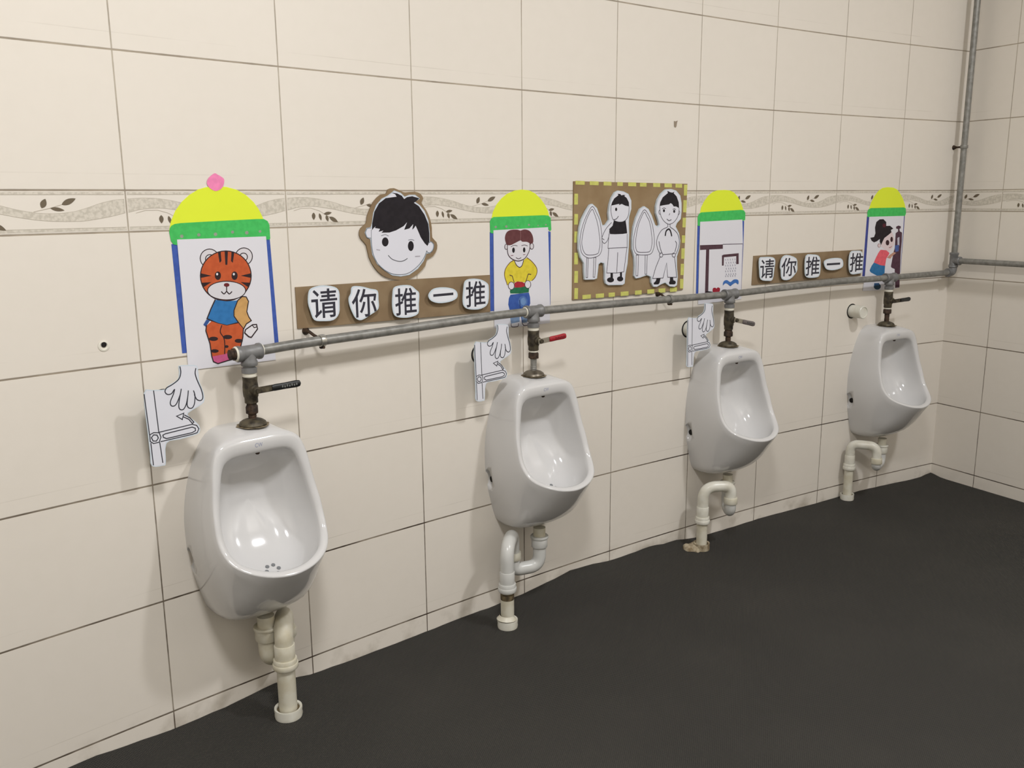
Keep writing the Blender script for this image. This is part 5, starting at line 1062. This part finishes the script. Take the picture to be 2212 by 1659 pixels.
def paper_thing(key, name, label, cat, depth, group=None, at=None, drop=()):
    """depth: part -> (back, front); layers of a part stack 0.02 mm apart"""
    (s0, z0, dd), L = DRAW[key]
    if at: s0, z0 = at
    Mf = frame(s0, z0)
    P = lambda u, z, d: Mf @ Vector((u, -d, z))
    t = Thing(name, Mf, label, cat, group)
    parts = {}; order = []; inst = 0; last = None
    for part, rgb, kind, w, data in L:
        if part.startswith('glyph'): continue
        key2 = part
        if part in ('blue_strip', 'tape_dash'):
            inst += 1; key2 = part + str(inst)
        if key2 not in parts: parts[key2] = (part, []); order.append(key2)
        parts[key2][1].append((rgb, kind, w, data))
    objs = {}
    for k2 in order:
        part, ls = parts[k2]
        base = 'character_card' if part.startswith('card') and part != 'cardboard_backing' else part
        d0, d1 = depth[base]
        bm = bmesh.new(); mats = []; dcur = d1
        for i, (rgb, kind, w, data) in enumerate(ls):
            mm = PAPERMAT.get((base, i)) or paint(rgb)
            if mm not in mats: mats.append(mm)
            mi = mats.index(mm); pts = pts_of(data)
            if kind == 'p':
                if i == 0: outline_slab(bm, pts, d0, d1, P, mi)
                else: flat_poly(bm, [P(u, z, dcur) for u, z in pts], mi)
            else: stroke(bm, pts, w*1e-4, dcur, P, mi)
            dcur += 0.00002 if i else 0.00006
        if base == 'character_card':      # foam pad that lifts the card off the board
            us = [p[0] for p in pts_of(ls[0][3])]; zz = [p[1] for p in pts_of(ls[0][3])]
            box(bm, Mf @ Matrix.Translation(((min(us)+max(us))/2, -(.0063+d0)/2, (min(zz)+max(zz))/2)), (max(us)-min(us))*.35, abs(d0-.0063), (max(zz)-min(zz))*.35)
        objs[k2] = t.part(base, bm, mats, smooth=False, label=PARTLAB.get((key, k2)))
    for part, rgb, kind, w, data in L:     # lettering on the cards
        if not part.startswith('glyph'): continue
        i = int(part[5:]); q = pts_of(data)
        us = [p[0] for p in q]; zz = [p[1] for p in q]
        (ux0, ux1), (uz0, uz1) = (min(us), max(us)), (min(zz), max(zz))
        if i == 3: uz0, uz1 = (uz0+uz1)/2-.0021*(ux1-ux0)/.042, (uz0+uz1)/2+.0021*(ux1-ux0)/.042
        bm = text_bm('请你推一推'[i], ux1-ux0, uz1-uz0, 0.008)
        d1 = depth['character_card'][1] + .0003
        bm.transform(Mf @ Matrix.Translation(((ux0+ux1)/2, -d1, (uz0+uz1)/2)) @ Matrix.Rotation(math.radians(90), 4, 'X'))
        t.part('printed_character', bm, mat('print_ink', rgb, 0.7), parent=objs['card%d' % i], smooth=False)
    return t
PAPERMAT = {}
M_yel = mat('fluorescent_yellow_paper', (238, 252, 66), 0.7, spec=0.2)
nt = M_yel.node_tree; pb = nt.nodes['Principled BSDF']
tr = nt.nodes.new('ShaderNodeBsdfTransparent'); tr.inputs[0].default_value = lin((240, 250, 150)) + (1,)
mxs = nt.nodes.new('ShaderNodeMixShader'); mxs.inputs[0].default_value = 0.16
nt.links.new(pb.outputs[0], mxs.inputs[1]); nt.links.new(tr.outputs[0], mxs.inputs[2])
nt.links.new(mxs.outputs[0], nt.nodes['Material Output'].inputs['Surface'])
PAPERMAT[('yellow_dome', 0)] = M_yel
M_card = mat('cardboard_brown', (150, 128, 98), 0.85, spec=0.15, noise=(16, (141, 118, 88), 0.4, 0.6))
M_card2 = mat('cardboard_banner', (144, 124, 97), 0.85, spec=0.15, noise=(16, (135, 114, 88), 0.4, 0.6))
PARTLAB = {}
for key in ('banner_a', 'banner_b'):
    for i, w in enumerate(('first', 'second', 'third', 'fourth', 'last')):
        PARTLAB[(key, 'card%d' % i)] = '%s card, with the character %s' % (w, '请你推一推'[i])
JD = {'blue_strip': (.0007, .0010), 'yellow_dome': (.0008, .0012), 'green_lid': (.0014, .0017), 'pink_knob': (.0014, .0017), 'drawing_sheet': (.0021, .0024)}
JG = 'jar-shaped paper posters'
paper_thing('poster_tiger', 'jar_poster', 'jar-shaped poster with an orange striped animal and a pink knob on top', 'poster', JD, JG)
paper_thing('poster_boy', 'jar_poster', 'jar-shaped poster with a drawn boy in yellow top and blue jeans', 'poster', JD, JG)
paper_thing('poster_shower', 'jar_poster', 'jar-shaped poster with a drawn dark shower pipe and blue wave', 'poster', JD, JG)
paper_thing('poster_girl', 'jar_poster', 'jar-shaped poster with a drawn ponytailed girl in a pink top', 'poster', JD, JG)
PAPERMAT[('board', 0)] = M_card
paper_thing('board', 'picture_board', 'square brown cardboard board edged with yellow tape dashes', 'picture board', {'board': (.0016, .0060), 'tape_dash': (.0061, .0064)})
paper_thing('cutout_a', 'paper_cutout', 'white paper cutout of a boy in a black top, on the cardboard board', 'paper cutout', {'paper': (.0066, .0130)}, 'cutouts on the cardboard board')
paper_thing('cutout_b', 'paper_cutout', 'white paper cutout of a front-facing boy, hands on hips, on the cardboard board', 'paper cutout', {'paper': (.0066, .0130)}, 'cutouts on the cardboard board')
PAPERMAT[('cardboard_backing', 0)] = M_card2
paper_thing('face_cutout', 'face_cutout', 'large paper face of a smiling black-haired boy on cardboard, above the larger lettered banner', 'face cutout', {'cardboard_backing': (.0012, .0052), 'face_sheet': (.0053, .0064)})
PAPERMAT[('board', 0)] = M_card2
BD = {'board': (.0026, .0060), 'character_card': (.0148, .0170)}
paper_thing('banner_a', 'lettered_banner', 'larger brown cardboard banner with five white character cards, under the big boy face', 'banner', BD, 'cardboard banners')
paper_thing('banner_b', 'lettered_banner', 'smaller brown cardboard banner with five white character cards, left of the girl poster', 'banner', BD, 'cardboard banners')
HD = {'paper': (.0522, .0550)}
hs = paper_thing('hand_sign', 'hand_sign', 'white paper hand-and-lever sign nearest the camera, left of the long black lever', 'sign', HD, 'hand signs beside the valves')
off = Vector((DRAW['hand_sign'][0][0] - .0677, DRAW['hand_sign'][0][1] - .7361))
copy_thing(hs.o, frame(.8762 + off.x, .7389 + off.y), 'white paper hand-and-lever sign left of the red lever, above the second urinal')
copy_thing(hs.o, frame(1.6611 + off.x, .7331 + off.y), 'white paper hand-and-lever sign left of the drooping grey lever, above the third urinal')

# ------------------------------------------------------------------ pendant lamps (above the picture)
def lamp(loc, sx, label):
    M_ = Matrix.Translation(loc)
    t = Thing('pendant_lamp', M_, label, 'lamp', 'pendant lamps')
    bm = bmesh.new(); box(bm, M_ @ Matrix.Translation((0, 0, .033)), sx+.04, sx+.04, .05, .006); t.part('lamp_housing', bm, M_plaster)
    bm = bmesh.new(); tube(bm, [Vector(loc) + Vector((0, 0, .05)), Vector((loc[0], loc[1], CEIL-.001))], .006, 12); t.part('lamp_rod', bm, M_zinc)
lamp(LAMP_R, .18, 'square pendant lamp over the right half of the room')
lamp(LAMP_L, .22, 'square pendant lamp over the left half of the room')
